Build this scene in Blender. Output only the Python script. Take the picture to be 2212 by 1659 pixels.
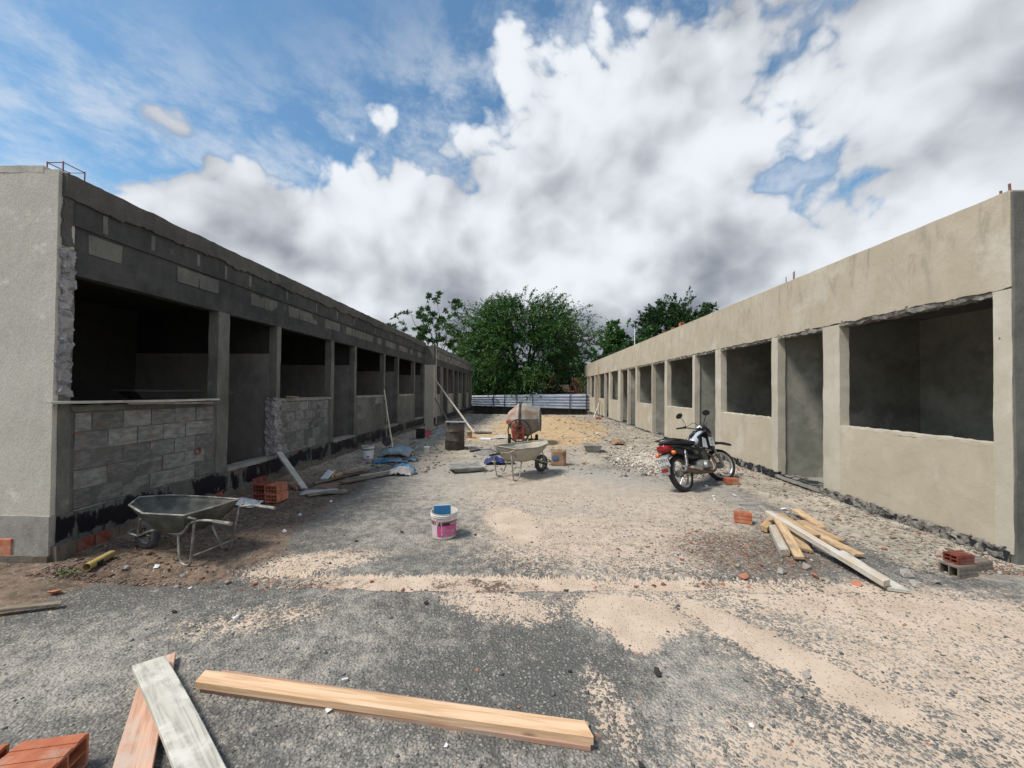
import bpy, bmesh, math, random
import numpy as np
from mathutils import Vector, Matrix, Euler

for o in list(bpy.data.objects):
    bpy.data.objects.remove(o)
SC = bpy.context.scene
COL = SC.collection
PI = math.pi
rad = math.radians

# ------------------------------------------------------------------ camera
cd = bpy.data.cameras.new('camera')
cd.sensor_width = 36.0
cd.lens = 36.0 * 831.0 / 2212.0
cd.clip_start = 0.05
cd.clip_end = 3000
cam = bpy.data.objects.new('camera', cd)
COL.objects.link(cam)
cam.matrix_world = (Matrix.Translation((0, 0, 1.65)) @ Matrix.Rotation(rad(2.0), 4, 'Z')
                    @ Matrix.Rotation(rad(90.86), 4, 'X') @ Matrix.Rotation(rad(0.5), 4, 'Z'))
SC.camera = cam

# ------------------------------------------------------------------ light
SUN_EL, SUN_AZ_X, SUN_AZ_Y = rad(57), -0.90, -0.44
ln = math.hypot(SUN_AZ_X, SUN_AZ_Y)
SUN = Vector((SUN_AZ_X / ln * math.cos(SUN_EL), SUN_AZ_Y / ln * math.cos(SUN_EL), math.sin(SUN_EL)))
sl = bpy.data.lights.new('sun', 'SUN')
sl.energy = 3.4
sl.angle = rad(14)
sl.color = (1.0, 0.93, 0.82)
sun = bpy.data.objects.new('sun', sl)
COL.objects.link(sun)
sun.rotation_euler = SUN.to_track_quat('Z', 'Y').to_euler()
SC.view_settings.view_transform = 'Standard'
SC.view_settings.look = 'None'
SC.view_settings.exposure = 0.30
SC.view_settings.gamma = 1.0
SC.render.engine = 'CYCLES'
SC.cycles.max_bounces = 4
SC.cycles.diffuse_bounces = 3
SC.cycles.glossy_bounces = 2
SC.cycles.transmission_bounces = 2


SKY_SEED = 35.0


class NT:
    """small helper to write node trees"""
    def __init__(s, tree):
        s.t = tree

    def n(s, typ, ins=None, **props):
        nd = s.t.nodes.new(typ)
        for k, v in props.items():
            setattr(nd, k, v)
        for k, v in (ins or {}).items():
            sock = nd.inputs[k]
            if hasattr(v, 'default_value') or hasattr(v, 'is_linked'):
                s.t.links.new(v, sock)
            else:
                sock.default_value = v
        return nd

    def m(s, op, a, b=0.0, c=0.0, clamp=False):
        nd = s.n('ShaderNodeMath', {0: a, 1: b, 2: c}, operation=op)
        nd.use_clamp = clamp
        return nd.outputs[0]

    def v(s, op, a, b=(0, 0, 0), scale=None):
        nd = s.n('ShaderNodeVectorMath', {0: a, 1: b}, operation=op)
        if scale is not None:
            nd.inputs['Scale'].default_value = scale
        return nd.outputs['Value' if op in ('DOT_PRODUCT', 'LENGTH') else 'Vector']

    def noise(s, vec, scale, detail=4, rough=0.55, dist=0.0, col=False):
        nd = s.n('ShaderNodeTexNoise', {'Vector': vec, 'Scale': scale, 'Detail': detail, 'Roughness': rough, 'Distortion': dist})
        return nd.outputs['Color' if col else 'Fac']

    def smooth(s, x, a, b, t0=0.0, t1=1.0):
        nd = s.n('ShaderNodeMapRange', {'Value': x, 'From Min': a, 'From Max': b, 'To Min': t0, 'To Max': t1},
                 interpolation_type='SMOOTHSTEP')
        return nd.outputs['Result']

    def mix(s, f, a, b):
        nd = s.n('ShaderNodeMix', None, data_type='RGBA')
        for sock, val in ((nd.inputs[0], f), (nd.inputs[6], a), (nd.inputs[7], b)):
            if hasattr(val, 'is_linked'):
                s.t.links.new(val, sock)
            else:
                sock.default_value = (*val, 1) if isinstance(val, tuple) and len(val) == 3 else val
        return nd.outputs[2]

    def mul(s, a, b):
        nd = s.n('ShaderNodeMix', None, data_type='RGBA', blend_type='MULTIPLY')
        nd.inputs[0].default_value = 1
        for sock, val in ((nd.inputs[6], a), (nd.inputs[7], b)):
            if hasattr(val, 'is_linked'):
                s.t.links.new(val, sock)
            else:
                sock.default_value = (*val, 1)
        return nd.outputs[2]


# ------------------------------------------------------------------ sky
W = bpy.data.worlds.new('World')
SC.world = W
W.use_nodes = True
W.node_tree.nodes.clear()
w = NT(W.node_tree)
sky = w.n('ShaderNodeTexSky', None, sky_type='NISHITA')
sky.sun_disc = False
sky.sun_elevation = SUN_EL
sky.sun_rotation = math.atan2(SUN.x, SUN.y)
sky.air_density = 1.0
sky.dust_density = 0.6
sky.ozone_density = 2.0
D = w.n('ShaderNodeTexCoord').outputs['Generated']
sep = w.n('ShaderNodeSeparateXYZ', {0: D})
dx, dy, dz = sep.outputs


def billow(vec, scale):
    n_ = w.noise(vec, scale, 0.0, 0.5)
    return w.m('ABSOLUTE', w.m('MULTIPLY_ADD', n_, 2.0, -1.0))


def cloud_density(vec, detail, fine=True):
    # warped turbulence with rounded billows; all on the view direction, so it goes on all round
    a = w.noise(vec, 2.1, detail, 0.57, 0.25)
    b = w.m('MULTIPLY', billow(vec, 5.5), 0.16)
    b = w.m('ADD', b, w.m('MULTIPLY', billow(vec, 12.0), 0.10))
    if fine:
        b = w.m('ADD', b, w.m('MULTIPLY', billow(vec, 26.0), 0.05))
    return w.m('ADD', a, b)


ST = w.v('ADD', w.v('MULTIPLY', D, (1.0, 1.0, 1.25)), (SKY_SEED, 3.7, 1.3))
d0 = cloud_density(ST, 7.0)
d1 = cloud_density(w.v('ADD', ST, (-0.035, -0.01, 0.060)), 3.0, False)
# the bank: cloud below a slanting line, blue above it; a thinner place in it to the right
line = w.m('ADD', 0.645, w.m('MULTIPLY', w.m('MAXIMUM', dx, -0.5), 0.42))
bank = w.m('SUBTRACT', line, dz)
bank = w.m('MAXIMUM', w.m('MINIMUM', w.m('MULTIPLY', bank, 0.95), 0.17), -0.22)
gap = w.v('LENGTH', w.v('MULTIPLY', w.v('SUBTRACT', D, (0.47, 0.77, 0.43)), (1.0, 1.0, 1.5)))
gap = w.smooth(gap, 0.0, 0.22, 0.13, 0.0)
dens = w.m('SUBTRACT', w.m('ADD', d0, bank), gap)
main_a = w.smooth(dens, 0.555, 0.625)
veil = w.noise(w.v('MULTIPLY', D, (3.0, 2.0, 5.0)), 2.6, 5, 0.66, 0.2)
veil = w.m('MULTIPLY', w.smooth(veil, 0.38, 0.72), w.smooth(bank, -0.20, 0.0, 0.03, 0.58))
alpha = w.m('MAXIMUM', main_a, veil)
d2 = w.noise(w.v('ADD', ST, (-0.09, -0.03, 0.15)), 2.1, 1.0, 0.5, 0.25)
d3 = w.noise(ST, 2.1, 1.0, 0.5, 0.25)
sh = w.m('ADD', w.m('MULTIPLY', w.m('SUBTRACT', d0, d1), 4.0), w.m('MULTIPLY', w.m('SUBTRACT', d3, d2), 2.4))
thick = w.smooth(dens, 0.60, 0.98)
lit = w.smooth(w.m('ADD', w.m('SUBTRACT', 0.80, w.m('MULTIPLY', thick, 0.50)), sh), -0.30, 1.35)
lit = w.m('MAXIMUM', lit, w.m('MULTIPLY', w.m('SUBTRACT', 1.0, main_a), 0.9))
ccol = w.mix(lit, (0.20, 0.225, 0.275), (0.82, 0.855, 0.90))
skyc = w.mul(sky.outputs[0], (0.88, 1.14, 1.14))
bg1 = w.n('ShaderNodeBackground', {'Color': skyc, 'Strength': 0.112})
bg2 = w.n('ShaderNodeBackground', {'Color': ccol, 'Strength': 0.86})
mx = w.n('ShaderNodeMixShader', {0: alpha, 1: bg1.outputs[0], 2: bg2.outputs[0]})
w.n('ShaderNodeOutputWorld', {'Surface': mx.outputs[0]})

# ------------------------------------------------------------------ numeric noise
_rs = np.random.RandomState(7)
_perm = _rs.permutation(256)
_perm = np.concatenate([_perm, _perm, _perm])
_val = _rs.rand(256)


def vnoise(x, y, z):
    xi, yi, zi = np.floor(x).astype(int), np.floor(y).astype(int), np.floor(z).astype(int)
    xf, yf, zf = x - xi, y - yi, z - zi
    u, v_, w_ = [t * t * (3 - 2 * t) for t in (xf, yf, zf)]
    xi &= 255; yi &= 255; zi &= 255

    def hsh(a, b, c):
        return _val[_perm[_perm[_perm[a & 255] + (b & 255)] + (c & 255)]]
    r = 0
    for i in (0, 1):
        for j in (0, 1):
            for k in (0, 1):
                r = r + hsh(xi + i, yi + j, zi + k) * (u if i else 1 - u) * (v_ if j else 1 - v_) * (w_ if k else 1 - w_)
    return r * 2 - 1


def fbm(x, y, z, sc=1.0, octv=4):
    x = np.asarray(x, float); y = np.asarray(y, float); z = np.asarray(z, float)
    x, y, z = np.broadcast_arrays(x, y, z)
    r = 0; a = 1.0; t = 0
    for o in range(octv):
        r = r + a * vnoise(x * sc + 13.7 * o, y * sc + 5.1 * o, z * sc + 9.3 * o)
        t += a; a *= 0.5; sc *= 2.03
    return r / t


# ------------------------------------------------------------------ mesh helper
class MB:
    def __init__(s):
        s.v = []; s.f = []

    def add(s, vs, fs):
        b = len(s.v)
        s.v += [tuple(p) for p in vs]
        s.f += [tuple(i + b for i in f) for f in fs]
        return s

    def box(s, c, size, rot=None):
        hx, hy, hz = size[0] / 2, size[1] / 2, size[2] / 2
        vs = [Vector((x, y, z)) for x in (-hx, hx) for y in (-hy, hy) for z in (-hz, hz)]
        if rot is not None:
            vs = [rot @ p for p in vs]
        c = Vector(c)
        return s.add([p + c for p in vs], [(0, 1, 3, 2), (4, 6, 7, 5), (0, 4, 5, 1), (2, 3, 7, 6), (0, 2, 6, 4), (1, 5, 7, 3)])

    def hexa(s, p8):
        """8 corners: bottom loop 4 then top loop 4"""
        return s.add(p8, [(3, 2, 1, 0), (4, 5, 6, 7), (0, 1, 5, 4), (1, 2, 6, 5), (2, 3, 7, 6), (3, 0, 4, 7)])

    def tube(s, pts, r, seg=8, cap=True):
        pts = [Vector(p) for p in pts]
        rs = r if isinstance(r, (list, tuple)) else [r] * len(pts)
        vs = []; fs = []
        prev = None
        for i, p in enumerate(pts):
            if i == 0: t = pts[1] - p
            elif i == len(pts) - 1: t = p - pts[i - 1]
            else: t = (pts[i + 1] - pts[i - 1])
            t.normalize()
            if prev is None:
                up = Vector((0, 0, 1)) if abs(t.z) < 0.9 else Vector((1, 0, 0))
                a = t.cross(up).normalized()
            else:
                a = (prev - t * prev.dot(t)).normalized()
            prev = a
            b = t.cross(a)
            for k in range(seg):
                an = 2 * PI * k / seg
                vs.append(p + (a * math.cos(an) + b * math.sin(an)) * rs[i])
        n = len(pts)
        for i in range(n - 1):
            for k in range(seg):
                k2 = (k + 1) % seg
                fs.append((i * seg + k, i * seg + k2, (i + 1) * seg + k2, (i + 1) * seg + k))
        if cap:
            fs.append(tuple(range(seg - 1, -1, -1)))
            fs.append(tuple((n - 1) * seg + k for k in range(seg)))
        return s.add(vs, fs)

    def lathe(s, prof, seg=24, M=None, wob=None):
        """prof: (r, z) points revolved about z; M places it"""
        vs = []; fs = []
        for i, (r, z) in enumerate(prof):
            for k in range(seg):
                an = 2 * PI * k / seg
                rr = r * (1 + (wob(an, z) if wob else 0))
                p = Vector((rr * math.cos(an), rr * math.sin(an), z))
                vs.append(M @ p if M else p)
        for i in range(len(prof) - 1):
            for k in range(seg):
                k2 = (k + 1) % seg
                fs.append((i * seg + k, i * seg + k2, (i + 1) * seg + k2, (i + 1) * seg + k))
        return s.add(vs, fs)

    def loft(s, rings, close=True):
        n = len(rings[0]); vs = []; fs = []
        for rg in rings:
            vs += [Vector(p) for p in rg]
        for i in range(len(rings) - 1):
            for k in range(n):
                k2 = (k + 1) % n
                fs.append((i * n + k, i * n + k2, (i + 1) * n + k2, (i + 1) * n + k))
        if close:
            fs.append(tuple(range(n - 1, -1, -1)))
            fs.append(tuple((len(rings) - 1) * n + k for k in range(n)))
        return s.add(vs, fs)

    def build(s, name, mat, parent=None, smooth=False, bevel=0.0, fix=True, auto=None):
        me = bpy.data.meshes.new(name)
        me.from_pydata(s.v, [], s.f)
        if fix:
            bm = bmesh.new(); bm.from_mesh(me)
            bmesh.ops.recalc_face_normals(bm, faces=bm.faces)
            bm.to_mesh(me); bm.free()
        return link(name, me, mat, parent, smooth, bevel)


def link(name, me, mat, parent=None, smooth=False, bevel=0.0):
    if mat is not None and not me.materials:
        me.materials.append(M[mat] if isinstance(mat, str) else mat)
    if smooth:
        me.polygons.foreach_set('use_smooth', [True] * len(me.polygons))
        if smooth != 'all':
            try:
                me.set_sharp_from_angle(angle=rad(40))
            except Exception:
                pass
    o = bpy.data.objects.new(name, me)
    COL.objects.link(o)
    if parent is not None:
        o.parent = parent
    if bevel:
        b = o.modifiers.new('bevel', 'BEVEL'); b.width = bevel; b.segments = 2; b.limit_method = 'ANGLE'
    return o


def thing(name, label, cat, loc=(0, 0, 0), rot=(0, 0, 0), group=None, scale=1.0):
    o = bpy.data.objects.new(name, None)
    COL.objects.link(o)
    o.empty_display_size = 0.1
    o.location = loc; o.rotation_euler = rot; o.scale = (scale,) * 3
    return tag(o, label, cat, group)


def tag(o, label=None, cat=None, group=None, kind=None):
    if label: o['label'] = label
    if cat: o['category'] = cat
    if group: o['group'] = group
    if kind: o['kind'] = kind
    return o


def copy_tree(o, parent=None):
    c = o.copy(); COL.objects.link(c); c.parent = parent
    for ch in list(o.children):
        copy_tree(ch, c)
    return c


def grid_box(lo, hi, cell, amp, nsc=6.0, faces='all', seedz=0.0):
    """box whose faces are gridded and displaced by coherent noise, so that joined boxes stay joined"""
    lo = np.array(lo, float); hi = np.array(hi, float)
    n = np.maximum(1, np.round((hi - lo) / cell).astype(int))
    m = MB()
    for ax in range(3):
        b, c = (ax + 1) % 3, (ax + 2) % 3
        for side in (0, 1):
            ub = np.linspace(lo[b], hi[b], n[b] + 1); uc = np.linspace(lo[c], hi[c], n[c] + 1)
            B, Cc = np.meshgrid(ub, uc, indexing='ij')
            P = np.zeros(B.shape + (3,))
            P[..., ax] = hi[ax] if side else lo[ax]
            P[..., b] = B; P[..., c] = Cc
            P = P.reshape(-1, 3)
            D_ = np.stack([fbm(P[:, 0] + 31 * k, P[:, 1] + 17 * k, P[:, 2] + 7 * k + seedz, nsc, 3) for k in range(3)], 1) * amp
            P = P + D_
            nb, nc = n[b] + 1, n[c] + 1
            fs = []
            for i in range(n[b]):
                for j in range(n[c]):
                    q = (i * nc + j, (i + 1) * nc + j, (i + 1) * nc + j + 1, i * nc + j + 1)
                    fs.append(q if side else q[::-1])
            m.add(P.tolist(), fs)
    return m


def weld(o):
    bm = bmesh.new(); bm.from_mesh(o.data)
    bmesh.ops.remove_doubles(bm, verts=bm.verts, dist=1e-4)
    bm.to_mesh(o.data); bm.free()
    o.data.polygons.foreach_set('use_smooth', [True] * len(o.data.polygons))
    o.data.set_sharp_from_angle(angle=rad(35))
    return o


def text_geo(s_, size):
    cu = bpy.data.curves.new('t', 'FONT'); cu.body = s_; cu.size = size
    cu.align_x = 'CENTER'; cu.align_y = 'CENTER'
    cu.resolution_u = 3
    ob = bpy.data.objects.new('t', cu); COL.objects.link(ob)
    dg = bpy.context.evaluated_depsgraph_get()
    me = bpy.data.meshes.new_from_object(ob.evaluated_get(dg))
    vs = [v.co.copy() for v in me.vertices]; fs = [tuple(p.vertices) for p in me.polygons]
    bpy.data.objects.remove(ob); bpy.data.curves.remove(cu); bpy.data.meshes.remove(me)
    return vs, fs


# ------------------------------------------------------------------ materials
M = {}


def pbr(name, rough=0.8, metal=0.0, spec=0.4):
    m = bpy.data.materials.new(name); m.use_nodes = True
    t = NT(m.node_tree)
    b = m.node_tree.nodes['Principled BSDF']
    b.inputs['Roughness'].default_value = rough
    b.inputs['Metallic'].default_value = metal
    b.inputs['Specular IOR Level'].default_value = spec
    M[name] = m
    t.b = b
    t.pos = t.n('ShaderNodeNewGeometry').outputs['Position']
    t.obj = t.n('ShaderNodeTexCoord').outputs['Object']
    t.rnd = t.n('ShaderNodeObjectInfo').outputs['Random']
    return t


def setc(t, c):
    if hasattr(c, 'is_linked'):
        t.t.links.new(c, t.b.inputs['Base Color'])
    else:
        t.b.inputs['Base Color'].default_value = (*c, 1)


def bump(t, h, strength=0.5, dist=0.01):
    nd = t.n('ShaderNodeBump', {'Height': h, 'Strength': strength, 'Distance': dist})
    t.t.links.new(nd.outputs[0], t.b.inputs['Normal'])


def simple(name, c1, c2, scale=8.0, rough=0.8, metal=0.0, bmp=0.3, bdist=0.004, spec=0.4, detail=5, dirt=None, dsc=3.0, rnd=0.0):
    """two-tone noise material with optional dirt colour and per-object variation"""
    t = pbr(name, rough, metal, spec)
    f = t.smooth(t.noise(t.obj, scale, detail, 0.6), 0.3, 0.7)
    c = t.mix(f, c1, c2)
    if dirt:
        g = t.smooth(t.noise(t.obj, dsc, 6, 0.65), 0.46, 0.66)
        c = t.mix(g, c, dirt)
    if rnd:
        k = t.m('ADD', 1 - rnd / 2, t.m('MULTIPLY', t.rnd, rnd))
        cc = t.n('ShaderNodeCombineColor', {0: k, 1: k, 2: k}).outputs[0]
        c = t.mul(c, cc)
    setc(t, c)
    if bmp:
        bump(t, t.noise(t.obj, scale * 5, 4, 0.6), bmp, bdist)
    return t


def wood(name, c1, c2, dirt=None, grain=1.0):
    t = pbr(name, 0.75, 0, 0.3)
    st = t.v('MULTIPLY', t.obj, (2.0, 40.0, 40.0))
    st = t.v('ADD', st, t.v('SCALE', t.n('ShaderNodeCombineXYZ', {0: t.rnd, 1: t.rnd, 2: t.rnd}).outputs[0], scale=20.0))
    g = t.noise(st, 1.0, 5, 0.6, 0.8)
    c = t.mix(t.smooth(g, 0.40, 0.64), c1, c2)
    c = t.mix(t.smooth(t.noise(t.v('MULTIPLY', t.obj, (1.2, 90.0, 90.0)), 1.0, 3, 0.6), 0.60, 0.70, 0, 0.55), c, tuple(x * 0.5 for x in c2))
    kn = t.n('ShaderNodeTexVoronoi', {'Vector': t.v('MULTIPLY', t.obj, (3.0, 9.0, 9.0)), 'Scale': 1.0}).outputs['Distance']
    c = t.mix(t.smooth(kn, 0.05, 0.16, 0.85, 0.0), c, tuple(x * 0.45 for x in c2))
    if dirt:
        c = t.mix(t.smooth(t.noise(t.obj, 6.0, 6, 0.7), 0.45, 0.68), c, dirt)
    k = t.m('ADD', 0.82, t.m('MULTIPLY', t.rnd, 0.36))
    c = t.mul(c, t.n('ShaderNodeCombineColor', {0: k, 1: k, 2: k}).outputs[0])
    setc(t, c)
    bump(t, g, 0.35, 0.003)
    return t

def left_cement(name, c1, c2, bit=False, redspots=0.0, hatch=False):
    t = pbr(name, 0.9, 0, 0.25)
    x, y, z = t.n('ShaderNodeSeparateXYZ', {0: t.pos}).outputs
    big = t.noise(t.pos, 1.1, 5, 0.6)
    mid = t.noise(t.v('MULTIPLY', t.pos, (1.0, 1.0, 0.55)), 7.0, 6, 0.65)
    fine = t.noise(t.pos, 60.0, 3, 0.6)
    f = t.m('ADD', t.m('MULTIPLY', big, 0.6), t.m('MULTIPLY', mid, 0.4))
    c = t.mix(t.smooth(f, 0.36, 0.64), c1, c2)
    c = t.mix(t.smooth(t.noise(t.pos, 3.3, 7, 0.7), 0.58, 0.72, 0, 0.6), c, tuple(v * 1.6 for v in c2))
    c = t.mix(t.m('MULTIPLY', t.smooth(fine, 0.35, 0.75), 0.35), c, tuple(v * 0.55 for v in c1))
    if redspots:
        r = t.smooth(t.noise(t.v('MULTIPLY', t.pos, (1, 1, 1.8)), 3.2, 5, 0.6), 0.70 - redspots, 0.74 - redspots)
        c = t.mix(t.m('MULTIPLY', r, 0.75), c, (0.26, 0.07, 0.04))
    if bit:
        wob = t.m('MULTIPLY', t.m('SUBTRACT', t.noise(t.v('MULTIPLY', t.pos, (1, 1, 0.4)), 3.4, 6, 0.68), 0.5), 0.46)
        zz = t.m('ADD', z, wob)
        band = t.m('MULTIPLY', t.smooth(zz, 0.145, 0.165), t.smooth(zz, 0.37, 0.39, 1.0, 0.0))
        hol = t.smooth(t.noise(t.v('MULTIPLY', t.pos, (1, 1, 0.35)), 3.1, 6, 0.64), 0.40, 0.45)
        run = t.m('MULTIPLY', t.smooth(t.noise(t.v('MULTIPLY', t.pos, (1, 9, 0.5)), 3.0, 4, 0.6), 0.56, 0.62),
                  t.m('MULTIPLY', t.smooth(z, -0.02, 0.2), t.smooth(z, 0.4, 0.46, 1, 0)))
        bm_ = t.m('MAXIMUM', t.m('MULTIPLY', band, hol), t.m('MULTIPLY', run, 0.75))
        c = t.mix(bm_, c, (0.008, 0.008, 0.013))
        rg = t.m('ADD', 0.9, t.m('MULTIPLY', bm_, -0.45))
        t.t.links.new(rg, t.b.inputs['Roughness'])
    setc(t, c)
    hgt = t.m('ADD', mid, t.m('MULTIPLY', fine, 0.3))
    bump(t, hgt, 0.6, 0.012)
    return t


left_cement('cement_wall', (0.085, 0.088, 0.083), (0.150, 0.150, 0.136), bit=True, redspots=0.075)
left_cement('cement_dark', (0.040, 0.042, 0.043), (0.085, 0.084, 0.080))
left_cement('cement_pier', (0.10, 0.102, 0.092), (0.185, 0.183, 0.162))
left_cement('cement_crust', (0.070, 0.068, 0.064), (0.125, 0.118, 0.105))
left_cement('mortar_white', (0.20, 0.19, 0.195), (0.40, 0.385, 0.38))
left_cement('gable_plaster', (0.48, 0.452, 0.388), (0.56, 0.53, 0.46), bit=False)
left_cement('interior', (0.15, 0.145, 0.14), (0.25, 0.235, 0.22))
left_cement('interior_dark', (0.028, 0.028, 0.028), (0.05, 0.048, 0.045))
left_cement('foundation', (0.10, 0.085, 0.07), (0.19, 0.165, 0.135), bit=True, redspots=0.07)
left_cement('threshold', (0.21, 0.20, 0.18), (0.36, 0.345, 0.31))

# blocks coated with a slurry of cement, brick showing here and there
t = pbr('block', 0.9, 0, 0.25)
f = t.noise(t.v('MULTIPLY', t.pos, (1, 1, 2.4)), 9.0, 6, 0.65)
k = t.m('ADD', 0.70, t.m('MULTIPLY', t.rnd, 0.58))
c = t.mix(t.smooth(f, 0.33, 0.68), (0.135, 0.138, 0.133), (0.235, 0.235, 0.222))
c = t.mul(c, t.n('ShaderNodeCombineColor', {0: k, 1: k, 2: k}).outputs[0])
r = t.smooth(t.noise(t.v('MULTIPLY', t.pos, (1, 1, 2.6)), 5.0, 6, 0.7), 0.55, 0.68)
c = t.mix(t.m('MULTIPLY', r, 0.7), c, (0.24, 0.105, 0.078))
st_ = t.smooth(t.noise(t.v('MULTIPLY', t.pos, (1, 1, 0.6)), 2.2, 6, 0.7), 0.52, 0.68)
c = t.mix(t.m('MULTIPLY', st_, 0.5), c, (0.07, 0.07, 0.06))
x, y, z = t.n('ShaderNodeSeparateXYZ', {0: t.pos}).outputs
wob = t.m('MULTIPLY', t.m('SUBTRACT', t.noise(t.v('MULTIPLY', t.pos, (1, 1, 0.4)), 3.4, 6, 0.68), 0.5), 0.46)
zz = t.m('ADD', z, wob)
band = t.m('MULTIPLY', t.smooth(zz, 0.145, 0.165), t.smooth(zz, 0.37, 0.39, 1.0, 0.0))
hol = t.smooth(t.noise(t.v('MULTIPLY', t.pos, (1, 1, 0.35)), 3.1, 6, 0.64), 0.40, 0.45)
c = t.mix(t.m('MULTIPLY', band, hol), c, (0.008, 0.008, 0.013))
setc(t, c)
bump(t, t.noise(t.v('MULTIPLY', t.pos, (1, 1, 3)), 28.0, 5, 0.6), 0.8, 0.012)


# pale sand and cement render of the right-hand row
def plaster(name, c1, c2, c3, bit=False):
    t = pbr(name, 0.88, 0, 0.25)
    x, y, z = t.n('ShaderNodeSeparateXYZ', {0: t.pos}).outputs
    big = t.noise(t.pos, 0.55, 4, 0.6)
    mid = t.noise(t.pos, 2.6, 7, 0.65, 0.4)
    stk = t.noise(t.v('MULTIPLY', t.pos, (1, 2.6, 0.7)), 2.2, 6, 0.66, 0.7)
    fine = t.noise(t.pos, 90.0, 2, 0.6)
    c = t.mix(t.smooth(t.m('ADD', t.m('MULTIPLY', big, 0.5), t.m('MULTIPLY', mid, 0.5)), 0.36, 0.64), c1, c2)
    hi = t.smooth(z, 2.5, 3.7)
    c = t.mix(t.m('MULTIPLY', t.smooth(stk, 0.50, 0.66), t.m('ADD', 0.10, t.m('MULTIPLY', hi, 0.45))), c, tuple(v * 0.55 for v in c1))
    c = t.mix(t.m('MULTIPLY', t.smooth(t.noise(t.pos, 1.35, 5, 0.6), 0.56, 0.70), 0.75), c, c3)
    tro = t.noise(t.v('MULTIPLY', t.pos, (1, 1.0, 1.5)), 5.5, 6, 0.7, 1.6)
    c = t.mix(t.m('MULTIPLY', t.smooth(tro, 0.52, 0.62), 0.13), c, tuple(v * 0.62 for v in c1))
    c = t.mix(t.smooth(t.noise(t.v('MULTIPLY', t.pos, (1, 1.6, 1.0)), 11.0, 5, 0.7), 0.68, 0.72, 0, 0.5), c, tuple(v * 0.5 for v in c1))
    c = t.mix(t.m('MULTIPLY', t.smooth(fine, 0.4, 0.8), 0.25), c, tuple(v * 0.6 for v in c1))
    if bit:
        wob = t.m('MULTIPLY', t.m('SUBTRACT', t.noise(t.v('MULTIPLY', t.pos, (1, 1, 0.6)), 6.0, 5, 0.65), 0.5), 0.20)
        zz = t.m('ADD', z, wob)
        hol = t.smooth(t.noise(t.v('MULTIPLY', t.pos, (1, 1, 0.35)), 5.5, 6, 0.66), 0.42, 0.50)
        bm_ = t.m('MULTIPLY', t.smooth(zz, 0.20, 0.215, 1.0, 0.0), hol)
        c = t.mix(bm_, c, (0.025, 0.026, 0.03))
    setc(t, c)
    bump(t, t.m('ADD', t.m('ADD', mid, t.m('MULTIPLY', tro, 0.5)), t.m('MULTIPLY', fine, 0.25)), 0.38, 0.012)


plaster('plaster', (0.435, 0.378, 0.285), (0.525, 0.462, 0.36), (0.59, 0.545, 0.465))
plaster('plaster_pier', (0.46, 0.415, 0.335), (0.55, 0.505, 0.42), (0.62, 0.59, 0.52))
plaster('plinth_right', (0.17, 0.16, 0.14), (0.27, 0.25, 0.215), (0.30, 0.27, 0.23), bit=True)
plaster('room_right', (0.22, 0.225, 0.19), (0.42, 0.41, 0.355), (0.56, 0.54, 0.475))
simple('rough_concrete', (0.10, 0.094, 0.084), (0.32, 0.30, 0.265), 14, 0.95, bmp=0.9, bdist=0.02)

simple('clay_brick', (0.38, 0.115, 0.055), (0.50, 0.175, 0.09), 12, 0.85, bmp=0.5, dirt=(0.43, 0.27, 0.20), dsc=9.0, rnd=0.3)
simple('clay_dark', (0.15, 0.035, 0.02), (0.26, 0.065, 0.04), 12, 0.85, bmp=0.4, dirt=(0.2, 0.11, 0.08), dsc=7.0, rnd=0.3)
simple('block_grey', (0.15, 0.125, 0.10), (0.22, 0.19, 0.155), 12, 0.9, bmp=0.5)
wood('wood_new', (0.66, 0.46, 0.30), (0.52, 0.33, 0.185))
wood('wood_pink', (0.55, 0.345, 0.25), (0.42, 0.235, 0.16), dirt=(0.44, 0.34, 0.28))
wood('wood_tan', (0.58, 0.41, 0.25), (0.42, 0.27, 0.14), dirt=(0.30, 0.22, 0.14))
wood('wood_pale', (0.60, 0.52, 0.42), (0.42, 0.34, 0.25), dirt=(0.55, 0.54, 0.50))
wood('wood_cement', (0.50, 0.48, 0.42), (0.33, 0.315, 0.27), dirt=(0.60, 0.575, 0.52))
wood('wood_old', (0.22, 0.18, 0.13), (0.12, 0.095, 0.07), dirt=(0.25, 0.22, 0.18))
simple('barrow_dark', (0.035, 0.038, 0.034), (0.075, 0.08, 0.068), 6, 0.6, bmp=0.4, dirt=(0.12, 0.12, 0.10), dsc=5.0)
simple('barrow_cement', (0.30, 0.29, 0.25), (0.44, 0.42, 0.37), 5, 0.85, bmp=0.4, dirt=(0.40, 0.33, 0.24), dsc=5.0)
simple('tube_metal', (0.13, 0.128, 0.118), (0.28, 0.27, 0.25), 9, 0.55, 0.3, bmp=0.2, dirt=(0.36, 0.34, 0.30), dsc=9.0)
simple('tube_cement', (0.24, 0.215, 0.17), (0.40, 0.37, 0.31), 9, 0.8, 0.0, bmp=0.2)
simple('rubber', (0.012, 0.012, 0.013), (0.035, 0.034, 0.034), 14, 0.75, bmp=0.3)
simple('rubber_dusty', (0.04, 0.04, 0.048), (0.085, 0.085, 0.095), 9, 0.85, bmp=0.3)
simple('black_plastic', (0.008, 0.008, 0.010), (0.022, 0.022, 0.025), 9, 0.38, bmp=0.05)
simple('black_gloss', (0.006, 0.006, 0.010), (0.010, 0.010, 0.016), 5, 0.16, bmp=0.0, spec=0.6)
simple('silver_paint', (0.42, 0.46, 0.49), (0.52, 0.56, 0.58), 6, 0.3, 0.2, bmp=0.0, spec=0.5)
simple('seat_vinyl', (0.022, 0.025, 0.024), (0.045, 0.05, 0.048), 14, 0.5, bmp=0.2)
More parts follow.
